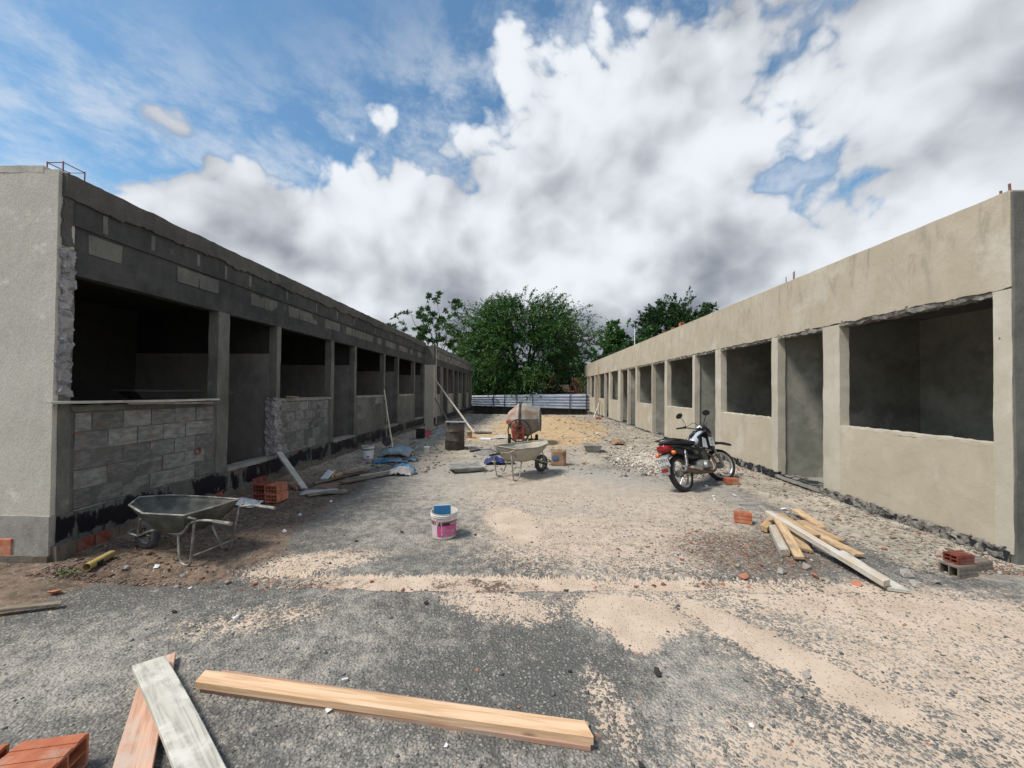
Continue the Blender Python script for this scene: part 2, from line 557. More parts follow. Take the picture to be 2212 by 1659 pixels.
simple('red_lens', (0.22, 0.006, 0.008), (0.32, 0.012, 0.012), 5, 0.2, bmp=0.0, spec=0.6)
simple('orange_lens', (0.75, 0.16, 0.02), (0.85, 0.22, 0.03), 5, 0.25, bmp=0.0, spec=0.6)
simple('chrome', (0.55, 0.55, 0.54), (0.65, 0.65, 0.64), 8, 0.28, 0.9, bmp=0.05)
simple('alloy', (0.22, 0.22, 0.21), (0.36, 0.36, 0.345), 10, 0.5, 0.5, bmp=0.2, dirt=(0.12, 0.105, 0.09), dsc=8)
simple('exhaust', (0.10, 0.065, 0.05), (0.20, 0.13, 0.10), 8, 0.45, 0.5, bmp=0.1)
simple('mirror_glass', (0.14, 0.19, 0.18), (0.16, 0.21, 0.2), 3, 0.06, 0.9, bmp=0)
simple('plate_paint', (0.50, 0.52, 0.53), (0.60, 0.62, 0.63), 6, 0.5, bmp=0.1, dirt=(0.42, 0.40, 0.37), dsc=9)
simple('ink_dark', (0.03, 0.03, 0.035), (0.06, 0.06, 0.07), 8, 0.7, bmp=0)
simple('white_paint', (0.72, 0.72, 0.72), (0.80, 0.80, 0.80), 8, 0.6, bmp=0)
simple('sticker', (0.62, 0.62, 0.66), (0.72, 0.72, 0.75), 8, 0.5, bmp=0)
simple('pail_white', (0.60, 0.585, 0.535), (0.70, 0.685, 0.635), 10, 0.5, bmp=0.2, dirt=(0.47, 0.45, 0.41), dsc=9)
simple('pail_pink', (0.50, 0.055, 0.19), (0.58, 0.085, 0.25), 7, 0.45, bmp=0.0, dirt=(0.55, 0.22, 0.33), dsc=8)
simple('pail_purple', (0.035, 0.02, 0.05), (0.055, 0.035, 0.075), 7, 0.45, bmp=0.0)
simple('pail_faded', (0.56, 0.44, 0.48), (0.62, 0.52, 0.55), 9, 0.5, bmp=0.0)
simple('pail_red', (0.46, 0.06, 0.09), (0.52, 0.10, 0.13), 7, 0.45, bmp=0.0)
simple('blue_foam', (0.012, 0.10, 0.24), (0.02, 0.15, 0.33), 160, 0.7, bmp=1.0, bdist=0.004)
simple('pale_blue', (0.42, 0.52, 0.62), (0.5, 0.6, 0.68), 9, 0.6, bmp=0)
simple('drum_grey', (0.20, 0.20, 0.18), (0.34, 0.335, 0.30), 4, 0.75, 0.0, bmp=0.4, dirt=(0.42, 0.41, 0.37), dsc=3)
simple('drum_red', (0.34, 0.30, 0.265), (0.44, 0.39, 0.34), 5, 0.8, bmp=0.4, dirt=(0.34, 0.17, 0.12), dsc=3)
simple('mixer_drum', (0.16, 0.15, 0.13), (0.29, 0.275, 0.24), 4, 0.8, 0.0, bmp=0.5, dirt=(0.22, 0.13, 0.085), dsc=3.5)
simple('machine_red', (0.24, 0.055, 0.035), (0.34, 0.09, 0.06), 7, 0.65, bmp=0.3, dirt=(0.16, 0.10, 0.08), dsc=6)
simple('iron_dark', (0.025, 0.022, 0.02), (0.07, 0.06, 0.052), 8, 0.65, 0.3, bmp=0.3)
simple('barrel_rust', (0.035, 0.030, 0.027), (0.085, 0.07, 0.06), 5, 0.8, 0.0, bmp=0.4, dirt=(0.14, 0.115, 0.095), dsc=4)
simple('aluminium', (0.50, 0.52, 0.54), (0.62, 0.64, 0.66), 9, 0.4, 0.5, bmp=0.1)
simple('paper_brown', (0.24, 0.15, 0.09), (0.34, 0.23, 0.15), 6, 0.9, bmp=0.5, bdist=0.01)
simple('paper_grey', (0.36, 0.34, 0.32), (0.46, 0.44, 0.41), 6, 0.9, bmp=0.4)
simple('print_blue', (0.05, 0.12, 0.26), (0.08, 0.17, 0.33), 8, 0.8, bmp=0)
simple('tarp_blue', (0.03, 0.12, 0.27), (0.06, 0.20, 0.38), 7, 0.55, bmp=0.4, dirt=(0.22, 0.25, 0.25), dsc=5)
simple('tarp_pale', (0.20, 0.30, 0.36), (0.32, 0.42, 0.47), 7, 0.6, bmp=0.4, dirt=(0.28, 0.27, 0.24), dsc=4)
simple('tarp_navy', (0.01, 0.02, 0.09), (0.02, 0.04, 0.15), 7, 0.6, bmp=0.3)
simple('tarp_dark', (0.04, 0.037, 0.034), (0.10, 0.09, 0.08), 7, 0.8, bmp=0.4)
simple('plastic_white', (0.66, 0.67, 0.69), (0.78, 0.79, 0.8), 9, 0.5, bmp=0.3)
simple('yellow_pipe', (0.42, 0.31, 0.10), (0.52, 0.41, 0.18), 9, 0.5, bmp=0.2, dirt=(0.34, 0.26, 0.12), dsc=8)
simple('cement_pile', (0.17, 0.165, 0.155), (0.27, 0.265, 0.25), 12, 0.95, bmp=0.8, bdist=0.02)
simple('stone_mix', (0.20, 0.185, 0.165), (0.40, 0.375, 0.34), 9, 0.95, bmp=0.3)
simple('leaf_weed', (0.05, 0.10, 0.02), (0.12, 0.18, 0.05), 9, 0.7, bmp=0)
simple('bark', (0.025, 0.02, 0.016), (0.06, 0.05, 0.04), 9, 0.9, bmp=0.8, bdist=0.03)
simple('low_wall_dark', (0.018, 0.016, 0.014), (0.045, 0.038, 0.032), 5, 0.95, bmp=0.5, bdist=0.02)  # near-black mottled tone over the whole low wall
simple('roof_tile', (0.30, 0.105, 0.06), (0.46, 0.20, 0.12), 5, 0.9, bmp=0.4, dirt=(0.16, 0.10, 0.075), dsc=3, rnd=0.6)
simple('house_wall', (0.55, 0.46, 0.35), (0.62, 0.53, 0.42), 4, 0.9, bmp=0.2)

# galvanised sheet, bluish
t = pbr('sheet_metal', 0.42, 0.55, 0.5)
n1 = t.noise(t.v('MULTIPLY', t.pos, (0.6, 1, 4)), 3.0, 5, 0.6)
c = t.mix(t.smooth(n1, 0.35, 0.65), (0.40, 0.44, 0.51), (0.58, 0.62, 0.68))
c = t.mix(t.smooth(t.noise(t.pos, 2.1, 5, 0.6), 0.58, 0.7), c, (0.30, 0.33, 0.38))
setc(t, c)


def leafmat(name, ca, cb, cc):
    t = pbr(name, 0.55, 0, 0.35)
    r = t.n('ShaderNodeNewGeometry').outputs['Random Per Island']
    c = t.mix(t.smooth(r, 0.0, 0.75), ca, cb)
    c = t.mix(t.smooth(r, 0.86, 0.99), c, cc)
    big = t.noise(t.pos, 0.9, 3, 0.5)
    c = t.mix(t.m('MULTIPLY', t.smooth(big, 0.4, 0.65), 0.6), c, cc)
    setc(t, c)
    tr = t.n('ShaderNodeBsdfTranslucent', {'Color': t.mul(c, (1.25, 1.3, 0.7))})
    ms = t.n('ShaderNodeMixShader', {0: 0.18, 1: t.b.outputs[0], 2: tr.outputs[0]})
    out = [n for n in t.t.nodes if n.type == 'OUTPUT_MATERIAL'][0]
    t.t.links.new(ms.outputs[0], out.inputs['Surface'])


leafmat('leaf_main', (0.011, 0.052, 0.018), (0.026, 0.110, 0.025), (0.105, 0.19, 0.032))
leafmat('leaf_left', (0.022, 0.060, 0.026), (0.045, 0.105, 0.038), (0.070, 0.135, 0.045))
leafmat('leaf_right', (0.015, 0.065, 0.016), (0.030, 0.110, 0.020), (0.060, 0.160, 0.025))
leafmat('leaf_far', (0.012, 0.040, 0.014), (0.024, 0.070, 0.020), (0.035, 0.085, 0.024))

# ------------------------------------------------------------------ ground
rng = np.random.RandomState(11)


def sstep(x, a, b):
    t_ = np.clip((x - a) / (b - a), 0, 1)
    return t_ * t_ * (3 - 2 * t_)


def blob(x, y, cx, cy, rx, ry, ang=0.0, soft=0.45):
    c, s = math.cos(ang), math.sin(ang)
    u = ((x - cx) * c + (y - cy) * s) / rx; v_ = (-(x - cx) * s + (y - cy) * c) / ry
    d_ = np.sqrt(u * u + v_ * v_)
    return 1 - sstep(d_, 1 - soft, 1 + soft)


def trench_edges(x):
    lo = 3.19 + 0.045 * x + 0.10 * fbm(x, 0 * x + 3.3, 0 * x, 1.3, 5)
    hi = 3.44 + 0.018 * x + 0.075 * fbm(x, 0 * x + 8.1, 0 * x, 1.9, 5)
    return lo, hi


def ground_z(x, y):
    x = np.asarray(x, float); y = np.asarray(y, float)
    z = 0.010 * fbm(x, y, 0 * x, 0.9, 3) + 0.004 * fbm(x, y, 0 * x + 4, 7, 3)
    lo, hi = trench_edges(x)
    inx = sstep(x, -4.2, -3.4) * (1 - sstep(x, 2.2, 3.0))
    tr = sstep(y, lo - 0.012, lo + 0.012) * (1 - sstep(y, hi - 0.010, hi + 0.010)) * inx
    z = z - 0.042 * tr + 0.016 * tr * fbm(x, y, 0 * x, 7, 3)
    # churned earth along the left wall and further back
    le = (1 - sstep(x, -2.9, -2.1)) * sstep(y, 3.2, 3.8)
    z = z + le * (0.030 * fbm(x, y, 0 * x + 1, 4, 4) + 0.012 * fbm(x, y, 0 * x, 16, 2))
    z = z + 0.04 * (1 - sstep(x, -4.4, -3.7)) * sstep(y, 3.0, 4.0)
    bk = sstep(y, 7.5, 11.0)
    z = z + bk * (0.030 * fbm(x, y, 0 * x + 2, 2.6, 4) + 0.012 * fbm(x, y, 0 * x, 11, 2))
    ri = sstep(x, 3.0, 4.4) * sstep(y, 3.4, 4.4)
    z = z + ri * (0.030 + 0.035 * fbm(x, y, 0 * x + 6, 5, 4) + 0.010 * fbm(x, y, 0 * x, 20, 2))
    z = z + 0.36 * np.exp(-((x - 1.5) / 2.0) ** 2 - ((y - 17.5) / 4.5) ** 2) * (1 + 0.35 * fbm(x, y, 0 * x + 9, 1.1, 4))
    z = z - 0.34 * sstep(y, 25.5, 29.0) * (1 - sstep(y, 60, 90))
    # sand drifts lie a little proud
    z = z + 0.008 * sand_mask(x, y, False)
    return z


def sand_mask(x, y, noisy=True):
    s = blob(x, y, 0.78, 2.90, 0.40, 0.27, -0.2, 0.35)
    s = np.maximum(s, blob(x, y, 0.75, 2.62, 0.14, 0.16, 0.6, 0.4) * 0.9)
    s = np.maximum(s, blob(x, y, 1.55, 2.62, 0.62, 0.16, -0.98, 0.40))
    s = np.maximum(s, blob(x, y, 1.83, 2.23, 0.30, 0.16, -0.95, 0.35))
    s = np.maximum(s, blob(x, y, -0.20, 2.98, 0.50, 0.20, -0.3, 0.5) * 0.62)
    s = np.maximum(s, blob(x, y, 1.1, 3.05, 0.9, 0.35, 0, 0.5) * 0.50)
    s = np.maximum(s, blob(x, y, -0.12, 4.75, 0.32, 0.75, 0.35, 0.5) * 0.85)
    s = np.maximum(s, blob(x, y, 0.9, 4.4, 1.5, 1.0, 0.0, 0.6) * 0.55)
    s = np.maximum(s, blob(x, y, 1.9, 5.2, 1.3, 1.6, 0.0, 0.6) * 0.45)
    s = np.maximum(s, blob(x, y, 0.3, 6.3, 1.6, 1.3, 0.0, 0.6) * 0.42)
    s = np.maximum(s, blob(x, y, 2.6, 3.15, 1.2, 0.35, 0.0, 0.5) * 0.66)
    s = np.maximum(s, blob(x, y, 3.0, 2.3, 1.5, 1.0, 0.0, 0.6) * 0.56)
    s = np.maximum(s, blob(x, y, 3.2, 2.95, 1.1, 0.35, 0.0, 0.6) * 0.68)
    s = np.maximum(s, blob(x, y, 1.5, 1.75, 0.8, 0.35, 0.0, 0.6) * 0.44)
    s = np.maximum(s, blob(x, y, -2.0, 3.60, 0.6, 0.25, 0.3, 0.5) * 0.55)
    s = np.maximum(s, blob(x, y, -1.9, 2.7, 0.5, 0.18, 0.3, 0.6) * 0.36)
    s = np.maximum(s, blob(x, y, 0.45, 2.03, 0.10, 0.28, 0.2, 0.6) * 0.40)
    lo, hi = trench_edges(x)
    inx = sstep(x, -2.5, -1.4) * (1 - sstep(x, 1.8, 2.8))
    tr = sstep(y, lo - 0.02, lo + 0.01) * (1 - sstep(y, hi - 0.01, hi + 0.012)) * inx
    s = np.maximum(s, tr * np.clip(0.72 + 0.55 * fbm(x, y, 0 * x + 1.4, 2.6, 4), 0, 1))
    if noisy:
        s = s + 0.10 * fbm(x, y, 0 * x + 2.2, 1.7, 4) * (1 - tr)
    return np.clip(s, 0, 1)


xs = np.concatenate([-np.geomspace(160, 5.3, 26), np.arange(-5.2, 5.2001, 0.026), np.geomspace(5.3, 160, 26)])
ys = [0.8]
while ys[-1] < 34:
    ys.append(ys[-1] + max(0.014, 0.0078 * ys[-1]))
ys = np.concatenate([[-60, -20, -8, -3, -1, 0, 0.5], ys, np.geomspace(35, 260, 20)])
X, Y = np.meshgrid(xs, ys, indexing='ij')
Z = ground_z(X, Y)
nx, ny = len(xs), len(ys)
V = np.stack([X, Y, Z], -1).reshape(-1, 3)
ii, jj = np.meshgrid(np.arange(nx - 1), np.arange(ny - 1), indexing='ij')
a_ = (ii * ny + jj).ravel()
Fq = np.stack([a_, a_ + ny, a_ + ny + 1, a_ + 1], 1)
me = bpy.data.meshes.new('ground')
me.vertices.add(len(V)); me.vertices.foreach_set('co', V.ravel())
me.loops.add(Fq.size); me.loops.foreach_set('vertex_index', Fq.ravel())
me.polygons.add(len(Fq)); me.polygons.foreach_set('loop_start', np.arange(len(Fq)) * 4)
me.polygons.foreach_set('loop_total', np.full(len(Fq), 4))
me.update(calc_edges=True)
xf, yf = V[:, 0], V[:, 1]
sandm = sand_mask(xf, yf)
dirt = np.maximum((1 - sstep(xf + 0.25 * fbm(xf, yf, 0 * xf, 1.3, 4) + 0.10 * (yf - 4), -3.0, -2.1)) * sstep(yf, 2.9, 3.5),
                  (1 - sstep(xf + 0.15 * fbm(xf, yf, 0 * xf, 2.0, 3), -3.9, -3.4)) * sstep(yf, 2.0, 2.6))
dirt = np.maximum(dirt, sstep(yf + 1.0 * fbm(xf, yf, 0 * xf + 5, 0.8, 4), 7.2, 9.5) * 0.75)
dirt = np.maximum(dirt, sstep(xf, 3.1, 4.0) * sstep(yf + 0.2 * fbm(xf, yf, 0 * xf, 2, 3), 3.35, 3.9) * 0.85)
dirt = np.maximum(dirt, sstep(np.abs(xf), 5, 6) * sstep(yf, 2, 4))
dirt = np.maximum(dirt, blob(xf, yf, 2.3, 4.1, 0.9, 0.7, 0, 0.5) * 0.55)
lo_, hi_ = trench_edges(xf)
dirt = np.maximum(dirt, sstep(yf, lo_ - 0.02, lo_ + 0.02) * (1 - sstep(yf, hi_ - 0.02, hi_)) * sstep(xf, -3.6, -3) * (1 - sstep(xf, 2, 3)) * np.clip(0.30 + 0.5 * fbm(xf, yf, 0 * xf + 2.7, 3.0, 4), 0, 0.6))
orange = np.clip(blob(xf + 0.8 * fbm(xf, yf, 0 * xf + 4, 0.7, 4), yf + 1.6 * fbm(xf, yf, 0 * xf, 0.6, 4), 1.1, 17.0, 2.4, 5.6, 0, 0.5)
                 + 0.0, 0, 1)
orange = np.maximum(orange, blob(xf, yf, -1.2, 13.4, 1.4, 1.5, 0, 0.5) * 0.6)
dust = np.clip(0.5 + 0.75 * fbm(xf, yf, 0 * xf + 7.7, 0.9, 5), 0, 1) * 0.8
dust = np.maximum(dust, blob(xf, yf, -0.6, 8.6, 2.6, 2.6, 0, 0.6) * 0.95)
dust = np.maximum(dust, blob(xf, yf, -1.0, 4.8, 1.6, 1.3, 0, 0.6) * 0.62)
dust = np.maximum(dust, blob(xf, yf, 0.8, 6.6, 3.2, 2.2, 0, 0.6) * 0.95)
dust = np.maximum(dust, blob(xf, yf, 3.2, 2.6, 1.6, 1.0, 0, 0.6) * 0.75)
dust = np.maximum(dust, blob(xf, yf, -2.6, 2.2, 1.2, 0.7, 0, 0.6) * 0.60)
ca = me.color_attributes.new('mask', 'FLOAT_COLOR', 'POINT')
ca.data.foreach_set('color', np.stack([sandm, dirt, orange, dust], 1).astype(np.float32).ravel())

t = pbr('ground', 0.93, 0, 0.2)
at = t.n('ShaderNodeAttribute', None, attribute_name='mask')
aR, aG, aB = t.n('ShaderNodeSeparateColor', {0: at.outputs['Color']}).outputs
aA = at.outputs['Alpha']
pw = t.v('ADD', t.pos, t.v('SCALE', t.noise(t.pos, 30.0, 2, 0.5, col=True), scale=0.012))
vo = t.n('ShaderNodeTexVoronoi', {'Vector': t.v('MULTIPLY', pw, (1, 1, 0.0)), 'Scale': 62.0, 'Randomness': 1.0}, voronoi_dimensions='3D')

vr = t.n('ShaderNodeSeparateColor', {0: vo.outputs['Color']}).outputs
ve = vo.outputs['Distance']
vo2 = t.n('ShaderNodeTexVoronoi', {'Vector': t.v('MULTIPLY', pw, (1, 1, 0.0)), 'Scale': 105.0})
vr2 = t.n('ShaderNodeSeparateColor', {0: vo2.outputs['Color']}).outputs
nf = t.noise(t.pos, 170.0, 3, 0.6)
nm = t.noise(t.pos, 9.0, 6, 0.65)
nb = t.noise(t.pos, 1.6, 6, 0.62)
# worn asphalt: dark binder with grey stones
stone = t.mix(vr[1], (0.112, 0.110, 0.103), (0.205, 0.199, 0.184))
stone = t.mix(t.smooth(vr[2], 0.93, 0.96), stone, (0.34, 0.33, 0.30))
stone = t.mix(t.m('MULTIPLY', t.smooth(vr2[0], 0.5, 1.0), 0.5), stone, (0.20, 0.197, 0.188))
asph = t.mix(t.smooth(ve, 0.28, 0.62), stone, (0.098, 0.096, 0.090))
dustm = t.smooth(t.m('ADD', t.m('ADD', aA, t.m('MULTIPLY', t.m('SUBTRACT', nm, 0.5), 1.3)),
                     t.m('ADD', t.m('MULTIPLY', t.m('SUBTRACT', nb, 0.5), 1.0), t.m('MULTIPLY', t.m('SUBTRACT', vr2[1], 0.5), 0.35))), 0.22, 1.0)
asph = t.mix(t.m('MULTIPLY', dustm, 0.88), asph, t.mix(nf, (0.36, 0.333, 0.29), (0.47, 0.435, 0.38)))
# sand
sandc = t.mix(t.smooth(t.noise(t.pos, 4.0, 5, 0.6), 0.35, 0.65), (0.47, 0.37, 0.285), (0.57, 0.46, 0.365))
sandc = t.mix(t.m('MULTIPLY', nf, 0.30), sandc, (0.44, 0.34, 0.25))
grit = t.m('MULTIPLY', t.smooth(vr2[2], 0.90, 0.93), t.smooth(vo2.outputs['Distance'], 0.30, 0.40, 1, 0))
sandc = t.mix(grit, sandc, (0.12, 0.095, 0.08))
yy = t.n('ShaderNodeSeparateXYZ', {0: t.pos}).outputs[1]
soft = t.smooth(yy, 3.45, 4.4)
sf = t.m('ADD', aR, t.m('ADD', t.m('MULTIPLY', t.m('SUBTRACT', vr[0], 0.5), t.m('SUBTRACT', 0.50, t.m('MULTIPLY', soft, 0.30))), t.m('MULTIPLY', t.m('SUBTRACT', nm, 0.5), 0.9)))
sf = t.m('ADD', sf, t.m('MULTIPLY', t.smooth(ve, 0.25, 0.6), 0.22))
sfa = t.smooth(sf, 0.44, 0.66)
sfb = t.smooth(sf, 0.22, 0.86)
sfm = t.m('ADD', t.m('MULTIPLY', sfa, t.m('SUBTRACT', 1.0, soft)), t.m('MULTIPLY', sfb, soft))
c = t.mix(sfm, asph, sandc)
# churned earth
n4 = t.noise(t.v('MULTIPLY', t.pos, (1, 1, 1)), 14.0, 6, 0.68)
x, y, z = t.n('ShaderNodeSeparateXYZ', {0: t.pos}).outputs
far = t.smooth(y, 6.0, 9.0)
side = t.smooth(x, 2.6, 3.4)
grey = t.m('MAXIMUM', far, side)
e1 = t.mix(grey, (0.070, 0.054, 0.043), (0.20, 0.178, 0.145))
e2 = t.mix(grey, (0.215, 0.158, 0.116), (0.45, 0.395, 0.32))
earth = t.mix(t.smooth(t.m('ADD', t.m('MULTIPLY', n4, 0.6), t.m('MULTIPLY', nb, 0.4)), 0.36, 0.62), e1, e2)
earth = t.mix(t.m('MULTIPLY', t.smooth(vr[2], 0.93, 0.95), t.smooth(ve, 0.2, 0.4, 0.8, 0)), earth, (0.42, 0.39, 0.35))
earth = t.mix(t.m('MULTIPLY', t.smooth(vr[1], 0.93, 0.95), t.smooth(ve, 0.3, 0.45, 1, 0)), earth, (0.33, 0.11, 0.065))
em = t.smooth(t.m('ADD', aG, t.m('ADD', t.m('MULTIPLY', t.m('SUBTRACT', nm, 0.5), 0.7), t.m('MULTIPLY', t.m('SUBTRACT', vr[1], 0.5), 0.25))), 0.42, 0.60)
em = t.m('MULTIPLY', em, t.m('SUBTRACT', 1.0, t.m('MULTIPLY', sfm, t.smooth(aR, 0.8, 0.95))))
c = t.mix(em, c, earth)
orc = t.mix(t.smooth(nm, 0.35, 0.65), (0.39, 0.27, 0.145), (0.50, 0.37, 0.225))
orc = t.mix(t.smooth(t.noise(t.pos, 2.2, 7, 0.72), 0.50, 0.66, 0, 0.75), orc, (0.26, 0.17, 0.10))
orc = t.mix(t.smooth(t.noise(t.pos, 1.1, 5, 0.7), 0.55, 0.66, 0, 0.7), orc, (0.40, 0.345, 0.27))
om = t.smooth(t.m('ADD', aB, t.m('MULTIPLY', t.m('SUBTRACT', nm, 0.5), 0.8)), 0.40, 0.62)
c = t.mix(om, c, orc)
setc(t, c)
hs = t.m('MULTIPLY', t.m('SUBTRACT', 1.0, t.smooth(ve, 0.15, 0.75)), t.m('SUBTRACT', 1.0, t.m('MULTIPLY', t.m('MAXIMUM', sfm, em), 0.8)))
hh = t.m('ADD', t.m('MULTIPLY', hs, 0.8), t.m('ADD', t.m('MULTIPLY', n4, t.m('ADD', 0.25, t.m('MULTIPLY', em, 1.2))), t.m('MULTIPLY', nf, 0.25)))
bump(t, hh, 0.75, 0.012)
ground = link('ground', me, 'ground', None, 'all')
tag(ground, 'worn asphalt and sand yard strewn with rubble between the buildings', 'ground', kind='structure')


def gz(x, y):
    return float(ground_z(np.array([x]), np.array([y]))[0])

# ------------------------------------------------------------------ buildings
def wl(o):
    o.matrix_parent_inverse = Matrix.Translation(o.parent.location).inverted()
    return o


class Row:
    def __init__(s, root, xf, dirn):
        s.root = root; s.xf = xf; s.d = dirn

    def box(s, name, mat, y0, y1, z0, z1, o0, o1, cell=0.12, amp=0.006, nsc=5.0, parent=None):
        xa, xb = sorted((s.xf + s.d * o0, s.xf + s.d * o1))
        o = grid_box((xa, y0, z0), (xb, y1, z1), cell, amp, nsc).build(name, mat, parent or s.root, fix=False)
        weld(o)
        o.data.polygons.foreach_set('use_smooth', [True] * len(o.data.polygons))
        o.data.set_sharp_from_angle(angle=rad(35))
        if parent is None:
            wl(o)
        return o


def ragged(name, mat, root, xf, d, y0, y1, zlo, zhi, o0, o1, step=0.03, amp_lo=0.06, amp_hi=0.012, proud=0.008, nsc=3.0, seed=0.0):
    """a crust of render along y whose lower edge is torn"""
    ys_ = np.arange(y0, y1 + step * 0.5, step)
    lo = zlo + amp_lo * fbm(ys_, 0 * ys_ + seed, 0 * ys_, nsc, 5) + 0.35 * amp_lo * fbm(ys_, 0 * ys_ + seed, 0 * ys_ + 3, nsc * 9, 2)
    hi = zhi + amp_hi * fbm(ys_, 0 * ys_ + seed + 9, 0 * ys_, 5, 4) + amp_hi * 1.2 * np.maximum(0, fbm(ys_, 0 * ys_ + 2, 0 * ys_, 9, 2) - 0.25)
    bb_ = proud * fbm(ys_, 0 * ys_ + 3.0 + seed, 0 * ys_ + 0.5, 7, 3)
    rings = []
    for k, y in enumerate(ys_):
        b = bb_[k]
        zs = np.linspace(lo[k], hi[k], 6)
        rg = [(xf + d * (o0 + b * math.sin(j * 1.7) - 0.004 * (1 if 0 < j < 5 else 0)), y, zs[j]) for j in range(6)]
        rg += [(xf + d * o1, y, zs[5]), (xf + d * o1, y, zs[0])]
        rings.append(rg)
    o = MB().loft(rings).build(name, mat, root, smooth=True)
    return wl(o)


brick_face = {}


def face_bricks(part, xf, d, y0, y1, z0, courses, L=0.30, H=0.190, joint=0.011, proud=0.005, mat='block', seed=1, keep=1.0, th=0.03):
    """each coated block of a wall face, joints recessed"""
    rnd = random.Random(seed)
    for c in range(courses):
        y = y0 - (L / 2 if c % 2 else 0)
        zc = z0 + H * (c + 0.5)
        while y < y1 - 0.05:
            a, b = max(y, y0), min(y + L, y1)
            y += L
            if b - a < 0.06 or rnd.random() > keep:
                continue
            ln_ = round(b - a - joint, 2)
            key = (ln_, round(H, 3), mat, rnd.randrange(3))
            if key not in brick_face:
                m = MB().box((0, 0, 0), (th, ln_, H - joint))
                m.v = [(p[0] + rnd.uniform(-.003, .003), p[1] + rnd.uniform(-.005, .005), p[2] + rnd.uniform(-.005, .005)) for p in m.v]
                me_ = bpy.data.meshes.new('brick'); me_.from_pydata(m.v, [], m.f)
                me_.materials.append(M[mat]); brick_face[key] = me_
            o = bpy.data.objects.new('brick', brick_face[key]); COL.objects.link(o)
            o.parent = part
            o.location = (xf - d * (proud + rnd.uniform(-0.005, 0.006) - th / 2), (a + b) / 2, zc)
            o.rotation_euler = (rnd.uniform(-.006, .006), rnd.uniform(-.02, .02), rnd.uniform(-.008, .008))


def rough_edge(row, y0, y1, z, h, o0, o1, seed=0, amp=0.03, mat='rough_concrete', name='rough_edge', cell=0.025):
    return row.box(name, mat, y0, y1, z - h, z, o0, o1, cell=cell, amp=amp, nsc=11.0)


# ---- left row, still being rendered
XL = -4.42
LB = thing('unfinished_building', 'long dark grey unrendered block building in shade along the left', 'building', (XL - 1.4, 10.1, 0))
L = Row(LB, XL, -1)
TH = 0.14
Lop = [('w', 3.60, 5.37), ('d', 5.58, 6.68), ('w', 6.79, 8.59), ('d', 8.73, 9.80), ('w', 9.92, 11.87), ('d', 11.98, 13.18),
       ('w', 13.30, 15.13), ('d', 15.26, 16.55)]
prev = 3.50
for i, (k, a, b) in enumerate(Lop):
    L.box('pier', 'cement_pier', prev, a, 0.40, 2.74, 0.0, TH, amp=0.010)
    if k == 'w':
        sw = L.box('sill_wall', 'cement_wall' if i in (0, 2) else 'cement_pier', a - 0.012, b + 0.012, 0.02, 1.42, 0.008, TH - 0.012, amp=0.010)
        if i == 0:
            face_bricks(sw, XL - 0.008, -1, a + 0.03, b - 0.06, 0.245, 6, seed=3, L=0.31)
            for (yy_, zz_, sz_) in ((5.06, 0.79, 0.085),):
                bb = MB()
                bb.box((0, 0, sz_ * .42), (0.05, sz_, 0.014)); bb.box((0, 0, -sz_ * .42), (0.05, sz_, 0.014)); bb.box((0, sz_ * .45, 0), (0.05, 0.013, sz_ * .8)); bb.box((0, -sz_ * .45, 0), (0.05, 0.013, sz_ * .8)); bb.box((-0.015, 0, 0), (0.01, sz_ * .9, sz_ * .8))
                bo = bb.build('broken_brick', 'clay_dark', sw); bo.location = (XL - 0.016, yy_, zz_); bo.rotation_euler = (0.2, 0.06, 0)
        if i == 2:
            face_bricks(sw, XL - 0.008, -1, a + 0.03, b - 0.10, 0.44, 5, seed=5, L=0.30)
        if i == 4:
            face_bricks(sw, XL - 0.008, -1, a + 0.10, b - 0.10, 0.44, 5, seed=8, L=0.30, keep=0.35)
        L.box('sill_top', 'threshold' if i else 'cement_pier', a - 0.010, b + 0.010, 1.40, 1.452, -0.006, TH + 0.02, cell=0.05, amp=0.018, nsc=12)
    else:
        L.box('door_sill', 'threshold', a - 0.02, b + 0.02, 0.40, 0.455, -0.03, TH + 0.03, cell=0.06, amp=0.010, nsc=10)
    prev = b
L.box('pier', 'cement_pier', prev, 16.72, 0.40, 2.74, 0.0, TH, amp=0.010)
L.box('plinth', 'cement_wall', 3.5, 16.72, -0.25, 0.42, -0.012, TH + 0.2, amp=0.014)
fd = L.box('foundation_ledge', 'foundation', 3.47, 16.72, -0.25, 0.14, -0.055, 0.1, amp=0.022, nsc=4)
face_bricks(fd, XL, -1, 3.63, 3.92, 0.015, 1, L=0.15, H=0.13, proud=0.065, mat='clay_dark', seed=2, th=0.03)
face_bricks(fd, XL, -1, 5.05, 5.5, 0.02, 1, L=0.2, H=0.12, proud=0.060, mat='clay_dark', seed=4, keep=0.8)
face_bricks(fd, XL, -1, 6.05, 6.5, 0.06, 1, L=0.16, H=0.12, proud=0.062, mat='clay_dark', seed=6, keep=0.8)
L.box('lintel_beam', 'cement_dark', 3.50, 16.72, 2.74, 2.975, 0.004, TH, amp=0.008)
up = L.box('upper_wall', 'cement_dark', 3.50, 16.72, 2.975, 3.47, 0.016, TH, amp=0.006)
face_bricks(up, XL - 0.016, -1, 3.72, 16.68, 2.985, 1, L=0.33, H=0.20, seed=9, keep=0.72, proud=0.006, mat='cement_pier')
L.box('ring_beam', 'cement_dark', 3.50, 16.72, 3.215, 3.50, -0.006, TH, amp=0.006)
ragged('parapet_crust', 'cement_crust', LB, XL, -1, 3.49, 16.74, 3.47, 3.68, -0.035, TH + 0.05, seed=1.0)
